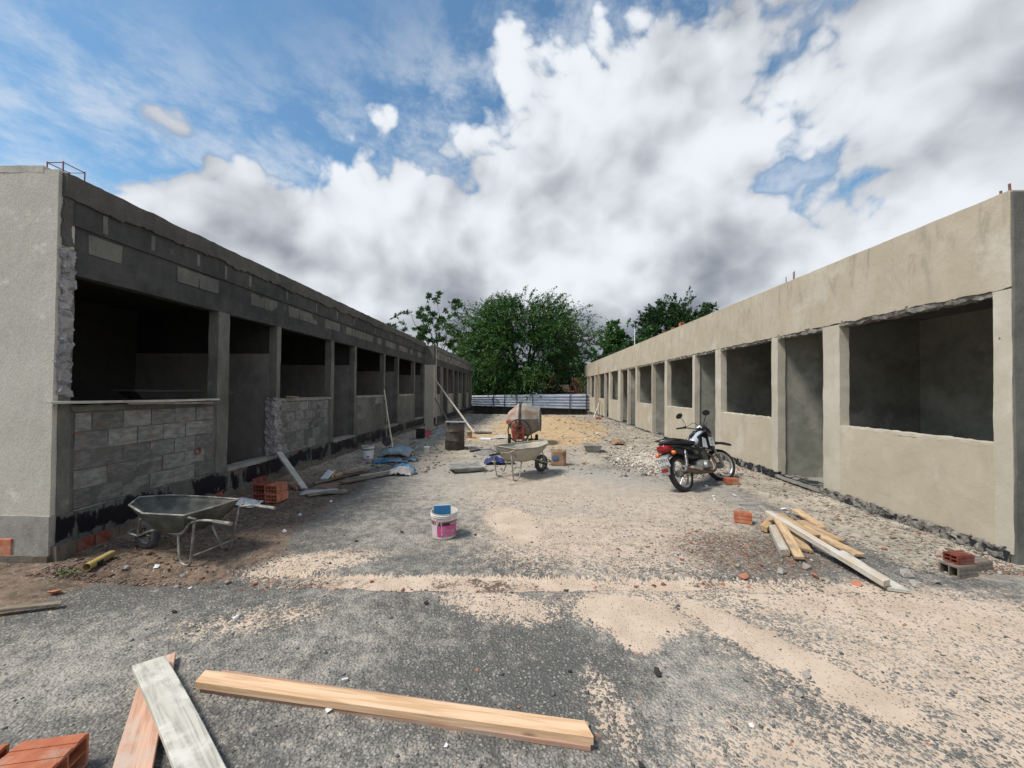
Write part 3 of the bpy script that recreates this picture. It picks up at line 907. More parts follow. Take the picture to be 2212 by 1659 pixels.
# pale marks left by the form ties
for k, y in enumerate([3.83, 4.35, 4.98, 5.45, 5.95, 6.9, 7.9, 8.8, 9.7, 11.1, 12.4, 13.9]):
    b = grid_box((XL - 0.005, y, 3.24 + 0.02 * (k % 3)), (XL + 0.012, y + 0.045, 3.43), 0.04, 0.006, 14).build('form_tie_mark', 'cement_pier', LB, fix=False)
    wl(b)
# torn render on the corner and the first partition pier
ragged_m = grid_box((XL - 0.10, 3.485, 1.55), (XL + 0.022, 3.575, 2.96), 0.018, 0.045, 20).build('torn_render', 'mortar_white', LB, fix=False); wl(ragged_m)
ragged_m = grid_box((XL - 0.16, 6.63, 0.46), (XL + 0.018, 6.80, 1.46), 0.018, 0.05, 20).build('torn_render', 'mortar_white', LB, fix=False); wl(ragged_m)
ragged_m = grid_box((XL - 0.10, 3.49, 3.0), (XL + 0.016, 3.56, 3.62), 0.025, 0.03, 9).build('torn_render', 'cement_crust', LB, fix=False); wl(ragged_m)
# rooms
prevp = 3.60
for y in (6.685, 9.81, 13.19, 16.56):
    L.box('partition_wall', 'interior', y, y + 0.09, 0.30, 2.25, TH - 0.02, 2.6, cell=0.2, amp=0.006)
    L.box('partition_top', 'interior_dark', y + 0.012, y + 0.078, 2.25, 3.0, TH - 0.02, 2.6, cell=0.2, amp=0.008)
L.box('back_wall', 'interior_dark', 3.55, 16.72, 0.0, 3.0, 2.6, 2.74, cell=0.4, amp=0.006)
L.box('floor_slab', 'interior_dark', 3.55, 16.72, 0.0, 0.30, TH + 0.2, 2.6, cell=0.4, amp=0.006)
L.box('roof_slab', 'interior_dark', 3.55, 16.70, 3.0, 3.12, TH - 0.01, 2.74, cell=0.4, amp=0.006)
gw = grid_box((XL - 2.9, 3.46, 0.42), (XL - 0.012, 3.60, 3.70), 0.14, 0.004, 4).build('gable_wall', 'gable_plaster', LB, fix=False, smooth=True); wl(weld(gw))
gc = grid_box((XL - 2.9, 3.455, 3.67), (XL - 0.16, 3.60, 3.735), 0.08, 0.012, 6).build('gable_cap', 'gable_plaster', LB, fix=False); wl(gc)
gb = grid_box((XL - 2.9, 3.445, -0.2), (XL - 0.004, 3.60, 0.43), 0.08, 0.010, 5).build('gable_base', 'threshold', LB, fix=False, smooth=True); wl(weld(gb))
gl = grid_box((XL - 2.9, 3.42, -0.2), (XL + 0.0, 3.5, 0.07), 0.06, 0.02, 5).build('gable_footing', 'foundation', LB, fix=False); wl(gl)
for k, (xx, zz) in enumerate([(-4.86, 0.135), (-5.07, 0.14), (-5.29, 0.13)]):
    b = MB().box((0, 0, 0), (0.195, 0.03, 0.17)).build('brick', 'clay_brick', gb, bevel=0.006)
    b.location = (xx, 3.445 - 0.002 * k, zz); b.rotation_euler = (0, 0.03 * (k - 1), 0)
# wire cage of rebar on the corner column
def rebar(parent, pts, r=0.006):
    return wl(MB().tube(pts, r, 5).build('rebar', 'iron_red', parent))
simple('iron_red', (0.16, 0.07, 0.05), (0.25, 0.12, 0.09), 20, 0.8, bmp=0.2)
cx0, cx1, cy0, cy1, zt, zb = -4.60, -4.44, 3.50, 3.68, 3.80, 3.64
for (x_, y_) in ((cx0, cy0), (cx1, cy0), (cx0, cy1), (cx1, cy1)):
    rebar(LB, [(x_, y_, zb), (x_, y_, zt)])
rebar(LB, [(cx0, cy0, zt - .01), (cx1, cy0, zt - .01), (cx1, cy1, zt - .01), (cx0, cy1, zt - .01), (cx0, cy0, zt - .01)], 0.005)

# ---- the block beyond it, standing a little forward
XL2 = -4.0
LB2 = thing('unfinished_building', 'farther grey block projecting past the end of the left row', 'building', (XL2 - 1.4, 22.6, 0))
L2 = Row(LB2, XL2, -1)
op2 = [('w', 17.02, 17.97), ('d', 18.6, 19.6), ('w', 19.8, 21.25), ('d', 21.45, 22.75), ('w', 22.95, 24.1), ('d', 24.4, 25.75), ('w', 26.0, 26.9), ('d', 27.1, 28.0)]
prev = 16.80
for i, (k, a, b) in enumerate(op2):
    L2.box('pier', 'gable_plaster' if i in (0,) else 'cement_pier', prev, a, 0.40, 2.70, 0, TH, cell=0.2, amp=0.008)
    if k == 'w':
        L2.box('sill_wall', 'threshold', a - 0.01, b + 0.01, 0.40, 1.42, 0.01, TH - 0.01, cell=0.2, amp=0.008)
    prev = b
L2.box('pier', 'cement_pier', prev, 28.6, 0.40, 2.70, 0, TH, cell=0.2, amp=0.008)
L2.box('plinth', 'cement_wall', 16.80, 28.6, -0.6, 0.41, -0.02, TH + 0.2, cell=0.2, amp=0.016)
L2.box('foundation_ledge', 'foundation', 16.78, 28.6, -0.6, 0.10, -0.12, 0.1, cell=0.15, amp=0.03)
L2.box('lintel_beam', 'cement_dark', 16.80, 28.6, 2.70, 3.0, 0.0, TH, cell=0.2, amp=0.008)
u2 = L2.box('upper_wall', 'cement_crust', 16.80, 28.6, 3.0, 3.38, 0.012, TH, cell=0.2, amp=0.008)
face_bricks(u2, XL2 - 0.012, -1, 16.85, 28.5, 3.01, 2, L=0.36, H=0.185, seed=12, keep=0.9)
ragged('parapet_crust', 'cement_pier', LB2, XL2, -1, 16.79, 28.6, 3.37, 3.58, -0.03, TH + 0.05, seed=4.0, step=0.08)
e2 = grid_box((XL2 - 2.7, 16.74, -0.2), (XL2 - 0.02, 16.80, 2.72), 0.15, 0.008, 4).build('end_wall', 'gable_plaster', LB2, fix=False); wl(e2)
e2 = grid_box((XL2 - 2.7, 16.745, 2.72), (XL2 - 0.02, 16.80, 3.55), 0.15, 0.008, 4).build('end_wall_top', 'cement_pier', LB2, fix=False); wl(e2)
for y in (19.65, 22.8, 25.8):
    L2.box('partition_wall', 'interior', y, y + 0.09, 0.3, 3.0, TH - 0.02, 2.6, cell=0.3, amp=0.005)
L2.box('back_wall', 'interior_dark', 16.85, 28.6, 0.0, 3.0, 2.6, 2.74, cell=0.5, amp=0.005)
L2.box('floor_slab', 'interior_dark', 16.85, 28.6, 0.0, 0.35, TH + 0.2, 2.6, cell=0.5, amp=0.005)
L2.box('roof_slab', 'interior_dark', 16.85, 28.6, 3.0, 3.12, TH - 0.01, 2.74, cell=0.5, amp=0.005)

# ---- right row, rendered
XR = 4.72
RB = thing('unfinished_building', 'long beige rendered building with empty openings along the right', 'building', (XR + 1.4, 18.0, 0))
Rr = Row(RB, XR, 1)
Rop = [('w', 4.05, 5.95), ('d', 6.27, 7.37), ('w', 7.55, 9.47), ('d', 9.74, 10.90), ('w', 11.05, 13.0), ('d', 13.23, 14.5), ('w', 14.58, 16.5),
       ('d', 16.68, 17.86), ('d', 17.98, 19.3), ('w', 19.82, 21.64), ('d', 22.0, 23.1), ('w', 23.2, 25.04), ('d', 25.36, 26.35),
       ('w', 26.55, 28.24), ('d', 28.44, 29.5), ('w', 29.7, 31.0)]
prev = 3.90
for i, (k, a, b) in enumerate(Rop):
    nr = i < 6
    Rr.box('pier', 'plaster_pier', prev, a, 0.10, 2.68, 0.0, TH, cell=0.06 if nr else 0.25, amp=0.011)
    if k == 'w':
        Rr.box('sill_wall', 'plaster', a - 0.006, b + 0.006, 0.10, 1.135, 0.002, TH - 0.004, cell=0.08 if nr else 0.25, amp=0.008)
        Rr.box('sill_top', 'plaster_pier', a - 0.004, b + 0.004, 1.12, 1.158, 0.004, TH + 0.004, cell=0.03 if nr else 0.2, amp=0.014, nsc=14)
    else:
        Rr.box('door_sill', 'threshold', a - 0.02, b + 0.02, 0.06, 0.115, -0.035, TH + 0.02, cell=0.06 if nr else 0.3, amp=0.012, nsc=10)
    if nr or i < 9:
        rough_edge(Rr, a - 0.01, b + 0.01, 2.715, 0.075, 0.012, TH - 0.01, amp=0.030 if nr else 0.02, cell=0.024 if nr else 0.1)
    prev = b
Rr.box('pier', 'plaster_pier', prev, 31.6, 0.10, 2.68, 0.0, TH, cell=0.25, amp=0.005)
ragged('upper_wall', 'plaster', RB, XR, 1, 3.90, 31.6, 2.695, 3.645, 0.0, TH, step=0.035, amp_lo=0.022, amp_hi=0.006, proud=0.003, nsc=6.0, seed=7.0)
Rr.box('plinth', 'plinth_right', 3.93, 31.6, -0.6, 0.12, -0.018, TH + 0.2, cell=0.10, amp=0.02, nsc=6)
# torn lower hem of the render on the nearest bay
o = grid_box((XR - 0.03, 3.96, 0.02), (XR + 0.06, 6.28, 0.15), 0.020, 0.055, 17).build('torn_render', 'rough_concrete', RB, fix=False); wl(o)
o = grid_box((XR - 0.035, 7.36, 0.02), (XR + 0.06, 9.7, 0.16), 0.026, 0.055, 17).build('torn_render', 'plinth_right', RB, fix=False); wl(o)
for y in (7.40, 10.93, 14.505, 17.875, 21.75, 25.15, 28.3):
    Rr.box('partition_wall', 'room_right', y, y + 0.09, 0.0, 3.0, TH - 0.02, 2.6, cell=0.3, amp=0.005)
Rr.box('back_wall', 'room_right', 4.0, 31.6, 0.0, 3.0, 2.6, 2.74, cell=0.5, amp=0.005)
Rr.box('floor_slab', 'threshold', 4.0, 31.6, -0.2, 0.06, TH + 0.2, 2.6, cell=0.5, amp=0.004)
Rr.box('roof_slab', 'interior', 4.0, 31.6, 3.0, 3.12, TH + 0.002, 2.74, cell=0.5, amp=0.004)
g = grid_box((XR + 0.006, 3.88, -0.2), (XR + 2.9, 4.0, 3.62), 0.14, 0.012, 4).build('gable_wall', 'cement_pier', RB, fix=False); wl(weld(g))
for (y_, hgt) in ((7.0, 0.16), (7.03, 0.15), (7.22, 0.12), (4.02, 0.05), (3.95, 0.085)):
    rebar(RB, [(XR + 0.06, y_, 3.62), (XR + 0.06 + 0.01 * hgt, y_ + 0.005, 3.65 + hgt)], 0.007 if y_ > 5 else 0.011)

# ------------------------------------------------------------------ fence and low wall at the end
FY = 29.3
FT = thing('sheet_metal_fence', 'bluish corrugated metal sheet fence closing the far end of the yard', 'fence', (0, FY, 0))
def fz(x):
    u = (x + 4.1) / 8.9
    return 0.40 - 0.18 * u, 1.20 + 0.20 * u
edges = [-4.05, -2.45, -1.62, 0.55, 3.35, 4.85]
for k in range(5):
    a, b = edges[k] - 0.02, edges[k + 1] + 0.02
    rings = []
    n = 5
    ribs = []; dep = []
    for rb in range(5):
        for (rz_, dd_) in ((0.0, 0.0), (0.012, 1.6), (0.05, 1.9), (0.10, 1.2), (0.165, 0.1)):
            ribs.append(rb / 5 + rz_ + 0.001); dep.append(dd_)
    ribs.append(1.0); dep.append(0.0)
    vs = []; fs = []
    for i in range(n + 1):
        x_ = a + (b - a) * i / n
        z0, z1 = fz(x_)
        for q, dd in zip(ribs, dep):
            vs.append((x_, FY - 0.035 * dd - 0.012 * (k % 2) + 0.01 * math.sin(x_ * 3 + q * 5), z0 + (z1 - z0) * q))
    m_ = len(ribs)
    for i in range(n):
        for q in range(m_ - 1):
            fs.append((i * m_ + q, (i + 1) * m_ + q, (i + 1) * m_ + q + 1, i * m_ + q + 1))
    o = MB().add(vs, fs).build('metal_sheet', 'sheet_metal', FT); wl(o)
    so = o.modifiers.new('s', 'SOLIDIFY'); so.thickness = 0.003
for (x_, zt_, lean) in ((-2.43, 2.3, 0.02), (-1.6, 1.5, 0.06), (-0.5, 0.75, 0.05), (0.57, 2.1, 0.0), (3.37, 2.2, 0.03), (4.6, 1.5, 0.0)):
    o = MB().tube([(x_ - lean, FY - 0.11, gz(x_, FY) - 0.1), (x_ + lean * 0.3, FY - 0.10, zt_ * 0.5), (x_ + lean, FY - 0.10, zt_)], 0.032, 6).build('post', 'bark', FT); wl(o)
o = MB().tube([(-2.2, FY - 0.13, 0.38), (0.6, FY - 0.13, 0.27)], 0.02, 6).build('rail', 'bark', FT); wl(o)
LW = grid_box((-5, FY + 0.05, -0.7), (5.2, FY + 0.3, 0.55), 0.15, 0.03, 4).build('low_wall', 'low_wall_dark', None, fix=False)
tag(LW, 'near-black low wall under the metal sheet fence', 'wall')

# ------------------------------------------------------------------ house with clay tiles beyond the fence
H = thing('tiled_house', 'small house with clay tile roof showing past the tree', 'house', (5.5, 39.5, 0))
o = MB().box((5.6, 41, 0.9), (7.0, 4.0, 2.6)).build('wall', 'house_wall', H); wl(o)
o = MB().hexa([(1.6, 38.6, 1.35), (9.4, 38.6, 1.35), (9.4, 41.2, 2.95), (1.6, 41.2, 2.95), (1.6, 38.6, 1.43), (9.4, 38.6, 1.43), (9.4, 41.2, 3.03), (1.6, 41.2, 3.03)]).build('roof', 'roof_tile', H); wl(o)
roof = o
tile = None
rr_ = random.Random(4)
for i in range(22):
    for j in range(8):
        if tile is None:
            m = MB(); seg = 5
            rings = []
            for s_ in (0, 1):
                rr = 0.10 - 0.016 * s_
                rings.append([(rr * math.cos(PI * q / seg), 0.42 * s_, rr * math.sin(PI * q / seg)) for q in range(seg + 1)])
            n_ = seg + 1; vs = rings[0] + rings[1]
            m.add(vs, [(q, q + 1, n_ + q + 1, n_ + q) for q in range(seg)])
            tile = bpy.data.meshes.new('tile'); tile.from_pydata(m.v, [], m.f); tile.materials.append(M['roof_tile'])
        o = bpy.data.objects.new('tile', tile); COL.objects.link(o); o.parent = roof
        sl_ = 1.6 / 2.6
        yy = 38.55 + j * 0.34
        o.location = (2.2 + i * 0.215 + rr_.uniform(-.012, .012), yy, 1.43 + (yy - 38.6) * sl_ + 0.01)
        o.rotation_euler = (math.atan(sl_) + rr_.uniform(-.03, .03), 0, rr_.uniform(-.03, .03))
H2 = thing('tiled_house', 'steeper clay tile roof slope at the right edge beside the beige building', 'house', (6.2, 36.5, 0))
o = MB().box((6.6, 37.2, 0.6), (2.2, 1.6, 2.2)).build('wall', 'house_wall', H2); wl(o)
roof = MB().hexa([(4.75, 36.2, 1.2), (8, 36.2, 1.2), (8, 37.6, 2.75), (4.45, 37.6, 2.75), (4.75, 36.25, 1.12), (8, 36.25, 1.12), (8, 37.65, 2.67), (4.45, 37.65, 2.67)]).build('roof', 'roof_tile', H2); wl(roof)
for i in range(9):
    for j in range(6):
        o = bpy.data.objects.new('tile', tile); COL.objects.link(o); o.parent = roof
        yy = 36.18 + j * 0.25
        o.location = (4.82 - 0.05 * j + i * 0.215 + rr_.uniform(-.012, .012), yy, 1.21 + (yy - 36.2) * 1.107 + 0.01)
        o.rotation_euler = (math.atan(1.107) + rr_.uniform(-.03, .03), 0, rr_.uniform(-.03, .03))

# ------------------------------------------------------------------ trees
def leaf_mesh(name, mat, parent, P, Dv, Ln, Wd, seed):
    """one small two-triangle leaf per row; P base points, Dv directions"""
    r = np.random.RandomState(seed)
    n = len(P)
    Dv = Dv / np.linalg.norm(Dv, axis=1, keepdims=True)
    R_ = r.normal(size=(n, 3)); S = np.cross(Dv, R_); S /= np.linalg.norm(S, axis=1, keepdims=True) + 1e-9
    Nn = np.cross(Dv, S)
    Ln = Ln * r.uniform(0.7, 1.3, (n, 1)); Wd = Wd * r.uniform(0.7, 1.3, (n, 1))
    v0 = P; v1 = P + Dv * Ln * 0.5 + S * Wd * 0.5 + Nn * Ln * 0.08; v2 = P + Dv * Ln; v3 = P + Dv * Ln * 0.5 - S * Wd * 0.5 + Nn * Ln * 0.08
    V_ = np.stack([v0, v1, v2, v3], 1).reshape(-1, 3)
    me_ = bpy.data.meshes.new(name)
    me_.vertices.add(4 * n); me_.vertices.foreach_set('co', V_.ravel())
    me_.loops.add(4 * n); me_.loops.foreach_set('vertex_index', np.arange(4 * n))
    me_.polygons.add(n); me_.polygons.foreach_set('loop_start', np.arange(n) * 4); me_.polygons.foreach_set('loop_total', np.full(n, 4))
    me_.update(calc_edges=True)
    return wl(link(name, me_, mat, parent))


def make_tree(label, cx, cy, z0, shape, nsp, leaf, mat, seed, spray, group, droop=0.3, spikes=0, trunk_r=0.25, trunk_h=2.5, per=18, carve=0.25):
    """shape(u): accepts a point in [-1,1]^3 -> world point or None"""
    r = np.random.RandomState(seed)
    T = thing('tree', label, 'tree', (cx, cy, z0), group=group)
    P = []; Dd = []
    ends = []
    cnt = 0
    cen, half = shape
    cen = np.array(cen); half = np.array(half)
    while cnt < nsp:
        uu = r.uniform(-1, 1, (4 * nsp, 3)); qq = np.linalg.norm(uu, axis=1)
        ww = cen + uu * half
        n1 = fbm(ww[:, 0], ww[:, 1], ww[:, 2], 0.42, 3); n2 = fbm(ww[:, 0] + 50, ww[:, 1], ww[:, 2], 0.8, 2)
        ok = (qq <= 1) & (qq >= 0.25) & (qq <= 0.80 + 1.1 * n1) & (n2 >= -carve)
        for u, q, w_ in zip(uu[ok], qq[ok], ww[ok]):
            if cnt >= nsp: break
            cnt += 1
            d_ = u / q * 0.9 + np.array([0, 0, 0.25]) + r.normal(size=3) * 0.45
            d_ /= np.linalg.norm(d_)
            ends.append((w_, d_, spray * r.uniform(0.6, 1.35)))
    for s_ in range(spikes):
        a = r.uniform(0, 2 * PI); e = r.uniform(0.25, 1.35)
        u = np.array([math.cos(a) * math.cos(e), math.sin(a) * math.cos(e), math.sin(e)])
        w_ = cen + u * half * r.uniform(0.80, 0.95)
        d_ = u * 0.8 + r.normal(size=3) * 0.35 + np.array([0, 0, .15]); d_ /= np.linalg.norm(d_)
        ends.append((w_, d_, spray * r.uniform(1.5, 2.6)))
    tw = MB()
    for k, (w_, d_, ln_) in enumerate(ends):
        s_ = np.sort(r.uniform(0, 1, per))[:, None]
        pts = w_ + d_ * s_ * ln_ + np.array([0, 0, -1.0]) * droop * (s_ ** 2) * ln_
        tang = d_ + np.array([0, 0, -2.0]) * droop * s_
        P.append(pts + r.normal(size=(per, 3)) * 0.02 * ln_)
        Dd.append(tang * 0.7 + r.normal(size=(per, 3)) * 0.55)
        if k % 3 == 0 or k >= nsp:
            e_ = w_ + d_ * ln_ + np.array([0, 0, -1.0]) * droop * ln_
            tw.tube([w_ - d_ * ln_ * 0.6, w_ + d_ * ln_ * 0.5 - np.array([0, 0, droop * .25 * ln_]), e_], [0.018, 0.013, 0.006], 3, cap=False)
    P = np.concatenate(P); Dd = np.concatenate(Dd)
    leaf_mesh('crown', mat, T, P, Dd, leaf[0], leaf[1], seed + 1)
    tag(wl(tw.build('twigs', 'bark', T, fix=False)), kind='stuff')
    # trunk and limbs
    tr = MB()
    top = np.array([cx, cy, z0 + trunk_h])
    tr.tube([(cx + 0.1, cy, z0 - 0.3), (cx, cy + 0.05, z0 + trunk_h * 0.5), tuple(top)], [trunk_r * 1.3, trunk_r, trunk_r * 0.85], 8)
    for k in range(11):
        e_ = ends[r.randint(len(ends))][0]
        mid = (top + e_) / 2 + np.array([0, 0, 0.12 * np.linalg.norm(e_ - top)]) + r.normal(size=3) * 0.25
        tr.tube([tuple(top - np.array([0, 0, .15])), tuple(top * .6 + mid * .4 + r.normal(size=3) * .1), tuple(mid), tuple((mid + e_) / 2 + r.normal(size=3) * .15), tuple(e_)],
                [trunk_r * 0.6, trunk_r * 0.45, trunk_r * 0.3, trunk_r * 0.18, 0.02], 6)
    wl(tr.build('trunk', 'bark', T, smooth='all'))
    return T


GT = 'trees beyond the fence'
zb_ = -0.34
make_tree('big spreading thorny tree hanging over the metal fence', -0.2, 33.6, zb_, ((-0.1, 33.4, 4.6), (7.0, 4.8, 4.9)), 3900, (0.18, 0.078), 'leaf_main', 21, 1.1, GT, droop=0.42, spikes=260, trunk_r=0.3, trunk_h=2.2, per=28, carve=0.34)
make_tree('tall sparse tree with leaf clusters on thin stems, left of the big tree', -9.3, 40.5, zb_, ((-9.6, 40.5, 7.0), (4.1, 2.6, 4.8)), 85, (0.40, 0.17), 'leaf_left', 33, 0.85, GT, droop=0.6, spikes=10, trunk_r=0.16, trunk_h=3.5, per=55, carve=0.1)
make_tree('dense rounded tree right of the big tree above the beige roof', 10.6, 42.5, zb_, ((10.3, 42.5, 5.4), (3.1, 3.0, 3.8)), 950, (0.34, 0.24), 'leaf_right', 45, 0.55, GT, droop=0.1, spikes=6, trunk_r=0.28, trunk_h=3.0, per=20, carve=0.5)
make_tree('dark broad tree rising behind the roofline on the right', 18.2, 45.5, zb_, ((18.0, 45.5, 8.2), (4.9, 3.5, 4.2)), 900, (0.30, 0.16), 'leaf_far', 57, 0.8, GT, droop=0.2, spikes=25, trunk_r=0.3, trunk_h=4.5, per=22, carve=0.3)
make_tree('low dark tree filling the gap behind the big tree', 6.3, 40.0, zb_, ((6.9, 40.0, 4.0), (4.0, 2.0, 3.6)), 640, (0.28, 0.15), 'leaf_far', 61, 0.6, GT, droop=0.3, spikes=6, trunk_r=0.2, trunk_h=1.5, per=20, carve=0.5)
make_tree('leafy bush filling the left end behind the fence', -4.6, 37.5, zb_, ((-4.4, 37.5, 2.4), (3.6, 2.0, 2.8)), 420, (0.24, 0.13), 'leaf_far', 67, 0.6, GT, droop=0.3, spikes=6, trunk_r=0.16, trunk_h=0.8, per=20, carve=0.5)
make_tree('shaded bush behind the middle of the fence under the big tree', 0.6, 36.5, zb_, ((0.6, 36.8, 1.9), (3.4, 1.6, 2.3)), 420, (0.22, 0.12), 'leaf_far', 71, 0.6, GT, droop=0.3, spikes=0, trunk_r=0.14, trunk_h=0.6, per=20, carve=0.6)
make_tree('small treetop just showing over the left roofline', -13.2, 40.0, zb_, ((-13.2, 40.0, 6.2), (1.6, 1.5, 2.4)), 110, (0.36, 0.16), 'leaf_left', 75, 0.6, GT, droop=0.4, spikes=4, trunk_r=0.14, trunk_h=3.5, per=22, carve=0.3)

# ------------------------------------------------------------------ wheelbarrows
def cat_pts(pts, n=6):
    """smooth curve through points"""
    pts = [Vector(p) for p in pts]; out = []
    P_ = [pts[0] * 2 - pts[1]] + pts + [pts[-1] * 2 - pts[-2]]
    for i in range(1, len(P_) - 2):
        for k in range(n):
            u = k / n
            a, b, c_, d_ = P_[i - 1], P_[i], P_[i + 1], P_[i + 2]
            out.append(0.5 * ((2 * b) + (c_ - a) * u + (2 * a - 5 * b + 4 * c_ - d_) * u * u + (3 * b - a - 3 * c_ + d_) * u ** 3))
    out.append(pts[-1])
    return out


def wheelbarrow(label, loc, heading, tray_mat, tube_mat, tyre_mat, scale=1.0, grip_mat=None):
    """local x points to the wheel; origin on the ground under the middle"""
    R_ = thing('wheelbarrow', label, 'wheelbarrow', loc, (0, 0, heading), scale=scale)
    # tray: rim outline and floor outline, sheet 3 mm
    rim = [(-0.40, -0.29, 0.60), (-0.44, 0.0, 0.61), (-0.40, 0.29, 0.60), (0.10, 0.31, 0.585), (0.46, 0.20, 0.61), (0.64, 0.0, 0.63), (0.46, -0.20, 0.61), (0.10, -0.31, 0.585)]
    flr = [(-0.24, -0.17, 0.335), (-0.25, 0, 0.33), (-0.24, 0.17, 0.335), (0.05, 0.18, 0.325), (0.19, 0.12, 0.33), (0.23, 0, 0.335), (0.19, -0.12, 0.33), (0.05, -0.18, 0.325)]
    def sub(a, n=3):
        o_ = []
        for i in range(len(a)):
            p, q = Vector(a[i]), Vector(a[(i + 1) % len(a)])
            o_ += [p.lerp(q, k / n) for k in range(n)]
        return o_
    rim_, flr_ = sub(rim), sub(flr)
    rings = []
    for k in range(6):
        u = k / 5
        rings.append([f_.lerp(r_, u) + Vector((0, 0, -0.035 * math.sin(u * PI))) + Vector((float(fbm(r_.x, r_.y, u, 8, 2)) * .008, 0, 0)) for f_, r_ in zip(flr_, rim_)])
    m = MB()
    n = len(rim_)
    for rg in rings: m.v += [tuple(p) for p in rg]
    for i in range(5):
        for k in range(n):
            m.f.append((i * n + k, i * n + (k + 1) % n, (i + 1) * n + (k + 1) % n, (i + 1) * n + k))
    m.f.append(tuple(range(n - 1, -1, -1)))
    tr = m.build('tray', tray_mat, R_, smooth=True)
    so = tr.modifiers.new('s', 'SOLIDIFY'); so.thickness = 0.005; so.offset = 0
    MB().tube([tuple(p) for p in rim_] + [tuple(rim_[0])], 0.011, 6, cap=False).build('rim_roll', tube_mat, tr, smooth='all')
    for s in (-1, 1):
        MB().tube(cat_pts([(-0.86, s * 0.25, 0.55), (-0.62, s * 0.25, 0.555), (-0.42, s * 0.24, 0.50), (-0.2, s * 0.18, 0.335), (0.2, s * 0.13, 0.315), (0.52, s * 0.075, 0.19)]), 0.0135, 8).build('handle_bar', tube_mat, R_, smooth='all')
        if grip_mat:
            MB().tube([(-0.92, s * 0.25, 0.547), (-0.72, s * 0.25, 0.554)], 0.020, 8).build('grip', grip_mat, R_, smooth=True)
        MB().tube(cat_pts([(-0.46, s * 0.235, 0.51), (-0.40, s * 0.215, 0.10), (-0.37, s * 0.21, 0.018), (-0.28, s * 0.205, 0.018), (-0.23, s * 0.20, 0.10), (-0.16, s * 0.165, 0.33)], 4), 0.0115, 6).build('leg', tube_mat, R_, smooth='all')
        MB().tube([(-0.45, s * 0.29, 0.585), (-0.50, s * 0.25, 0.555)], 0.012, 6).build('bracket', tube_mat, R_)
        MB().tube([(0.34, s * 0.175, 0.45), (0.52, s * 0.08, 0.20)], 0.011, 6).build('wheel_stay', tube_mat, R_)
    MB().tube([(-0.41, -0.215, 0.12), (-0.41, 0.215, 0.12)], 0.010, 6).build('crossbar', tube_mat, R_)
    MB().tube(cat_pts([(0.52, -0.08, 0.19), (0.66, -0.075, 0.215), (0.70, 0, 0.22), (0.66, 0.075, 0.215), (0.52, 0.08, 0.19)], 5), 0.013, 6).build('wheel_guard', tube_mat, R_, smooth='all')
    # wheel
    Mx = Matrix.Translation((0.50, 0, 0.178)) @ Matrix.Rotation(PI / 2, 4, 'X')
    prof = [(0.105 + 0.002, -0.035)] + [(0.138 + 0.04 * math.cos(a), 0.040 * math.sin(a)) for a in np.linspace(-2.4, 2.4, 13)] + [(0.107, 0.035)]
    wh = MB().lathe(prof, 28, Mx).build('tyre', tyre_mat, R_, smooth='all')
    MB().lathe([(0.112, -0.030), (0.104, -0.028), (0.098, -0.012), (0.098, 0.012), (0.104, 0.028), (0.112, 0.030)], 28, Mx).build('rim', tube_mat, wh, smooth=True)
    sp = MB()
    for k in range(10):
        a = 2 * PI * k / 10
        sp.tube([Mx @ Vector((0.02 * math.cos(a), 0.02 * math.sin(a), 0.02 * (-1) ** k)), Mx @ Vector((0.1 * math.cos(a), 0.1 * math.sin(a), 0))], 0.005, 5)
    sp.build('spokes', tube_mat, wh)
    MB().tube([(0.50, -0.09, 0.178), (0.50, 0.09, 0.178)], 0.017, 8).build('axle', 'iron_dark', R_)
    # builder's barrow: low tray, small wheel
    zf = 0.88
    for ch in list(R_.children) + [g_ for c_ in R_.children for g_ in c_.children]:
        wheelp = ch.name.split('.')[0] in ('tyre', 'rim', 'spokes', 'axle')
        for v_ in ch.data.vertices:
            if wheelp:
                v_.co = Vector((0.5 + (v_.co.x - 0.5) * 0.88, v_.co.y, 0.157 + (v_.co.z - 0.178) * 0.88))
            else:
                v_.co.z *= zf
    return R_


h1 = math.atan2(0.27, -1.33)
wheelbarrow('dark grey wheelbarrow parked against the left wall', (-3.38, 3.72, gz(-3.35, 3.72) + 0.0), h1, 'barrow_dark', 'tube_metal', 'rubber_dusty', 0.93, 'tube_metal')
h2 = math.atan2(0.70, 0.71)
wheelbarrow('cement-crusted pale wheelbarrow in the middle of the yard', (-0.06, 7.38, gz(-0.06, 7.38) + 0.003), h2, 'barrow_cement', 'tube_cement', 'rubber_dusty', 1.10, 'iron_dark')

# ------------------------------------------------------------------ concrete mixer
CM = thing('concrete_mixer', 'red and grey concrete mixer with tilting wheel in front of sand heap', 'concrete mixer', (0.0, 11.5, gz(0, 11.5)))
ax = Vector((0.97, -0.12, 0.04)).normalized()
q = ax.to_track_quat('Z', 'Y').to_matrix().to_4x4()
Mx = Matrix.Translation((-0.10, 0.05, 0.74)) @ q @ Matrix.Rotation(0.2, 4, 'Z')
dr = MB().lathe([(0.505, 0.0), (0.505, 0.10), (0.50, 0.16), (0.34, 0.52), (0.345, 0.545), (0.32, 0.545), (0.315, 0.50), (0.47, 0.15), (0.47, 0.0)], 11, Mx).build('drum', 'mixer_drum', CM, bevel=0.006)
MB().lathe([(0.35, 0.535), (0.365, 0.545), (0.365, 0.56), (0.33, 0.565), (0.32, 0.55)], 22, Mx).build('mouth_rim', 'mixer_drum', dr, smooth=True)
MB().lathe([(0.001, -0.40), (0.23, -0.40), (0.26, -0.37), (0.49, -0.08), (0.505, -0.02), (0.505, 0.0)], 11, Mx).build('drum_base', 'drum_red', CM, bevel=0.006)
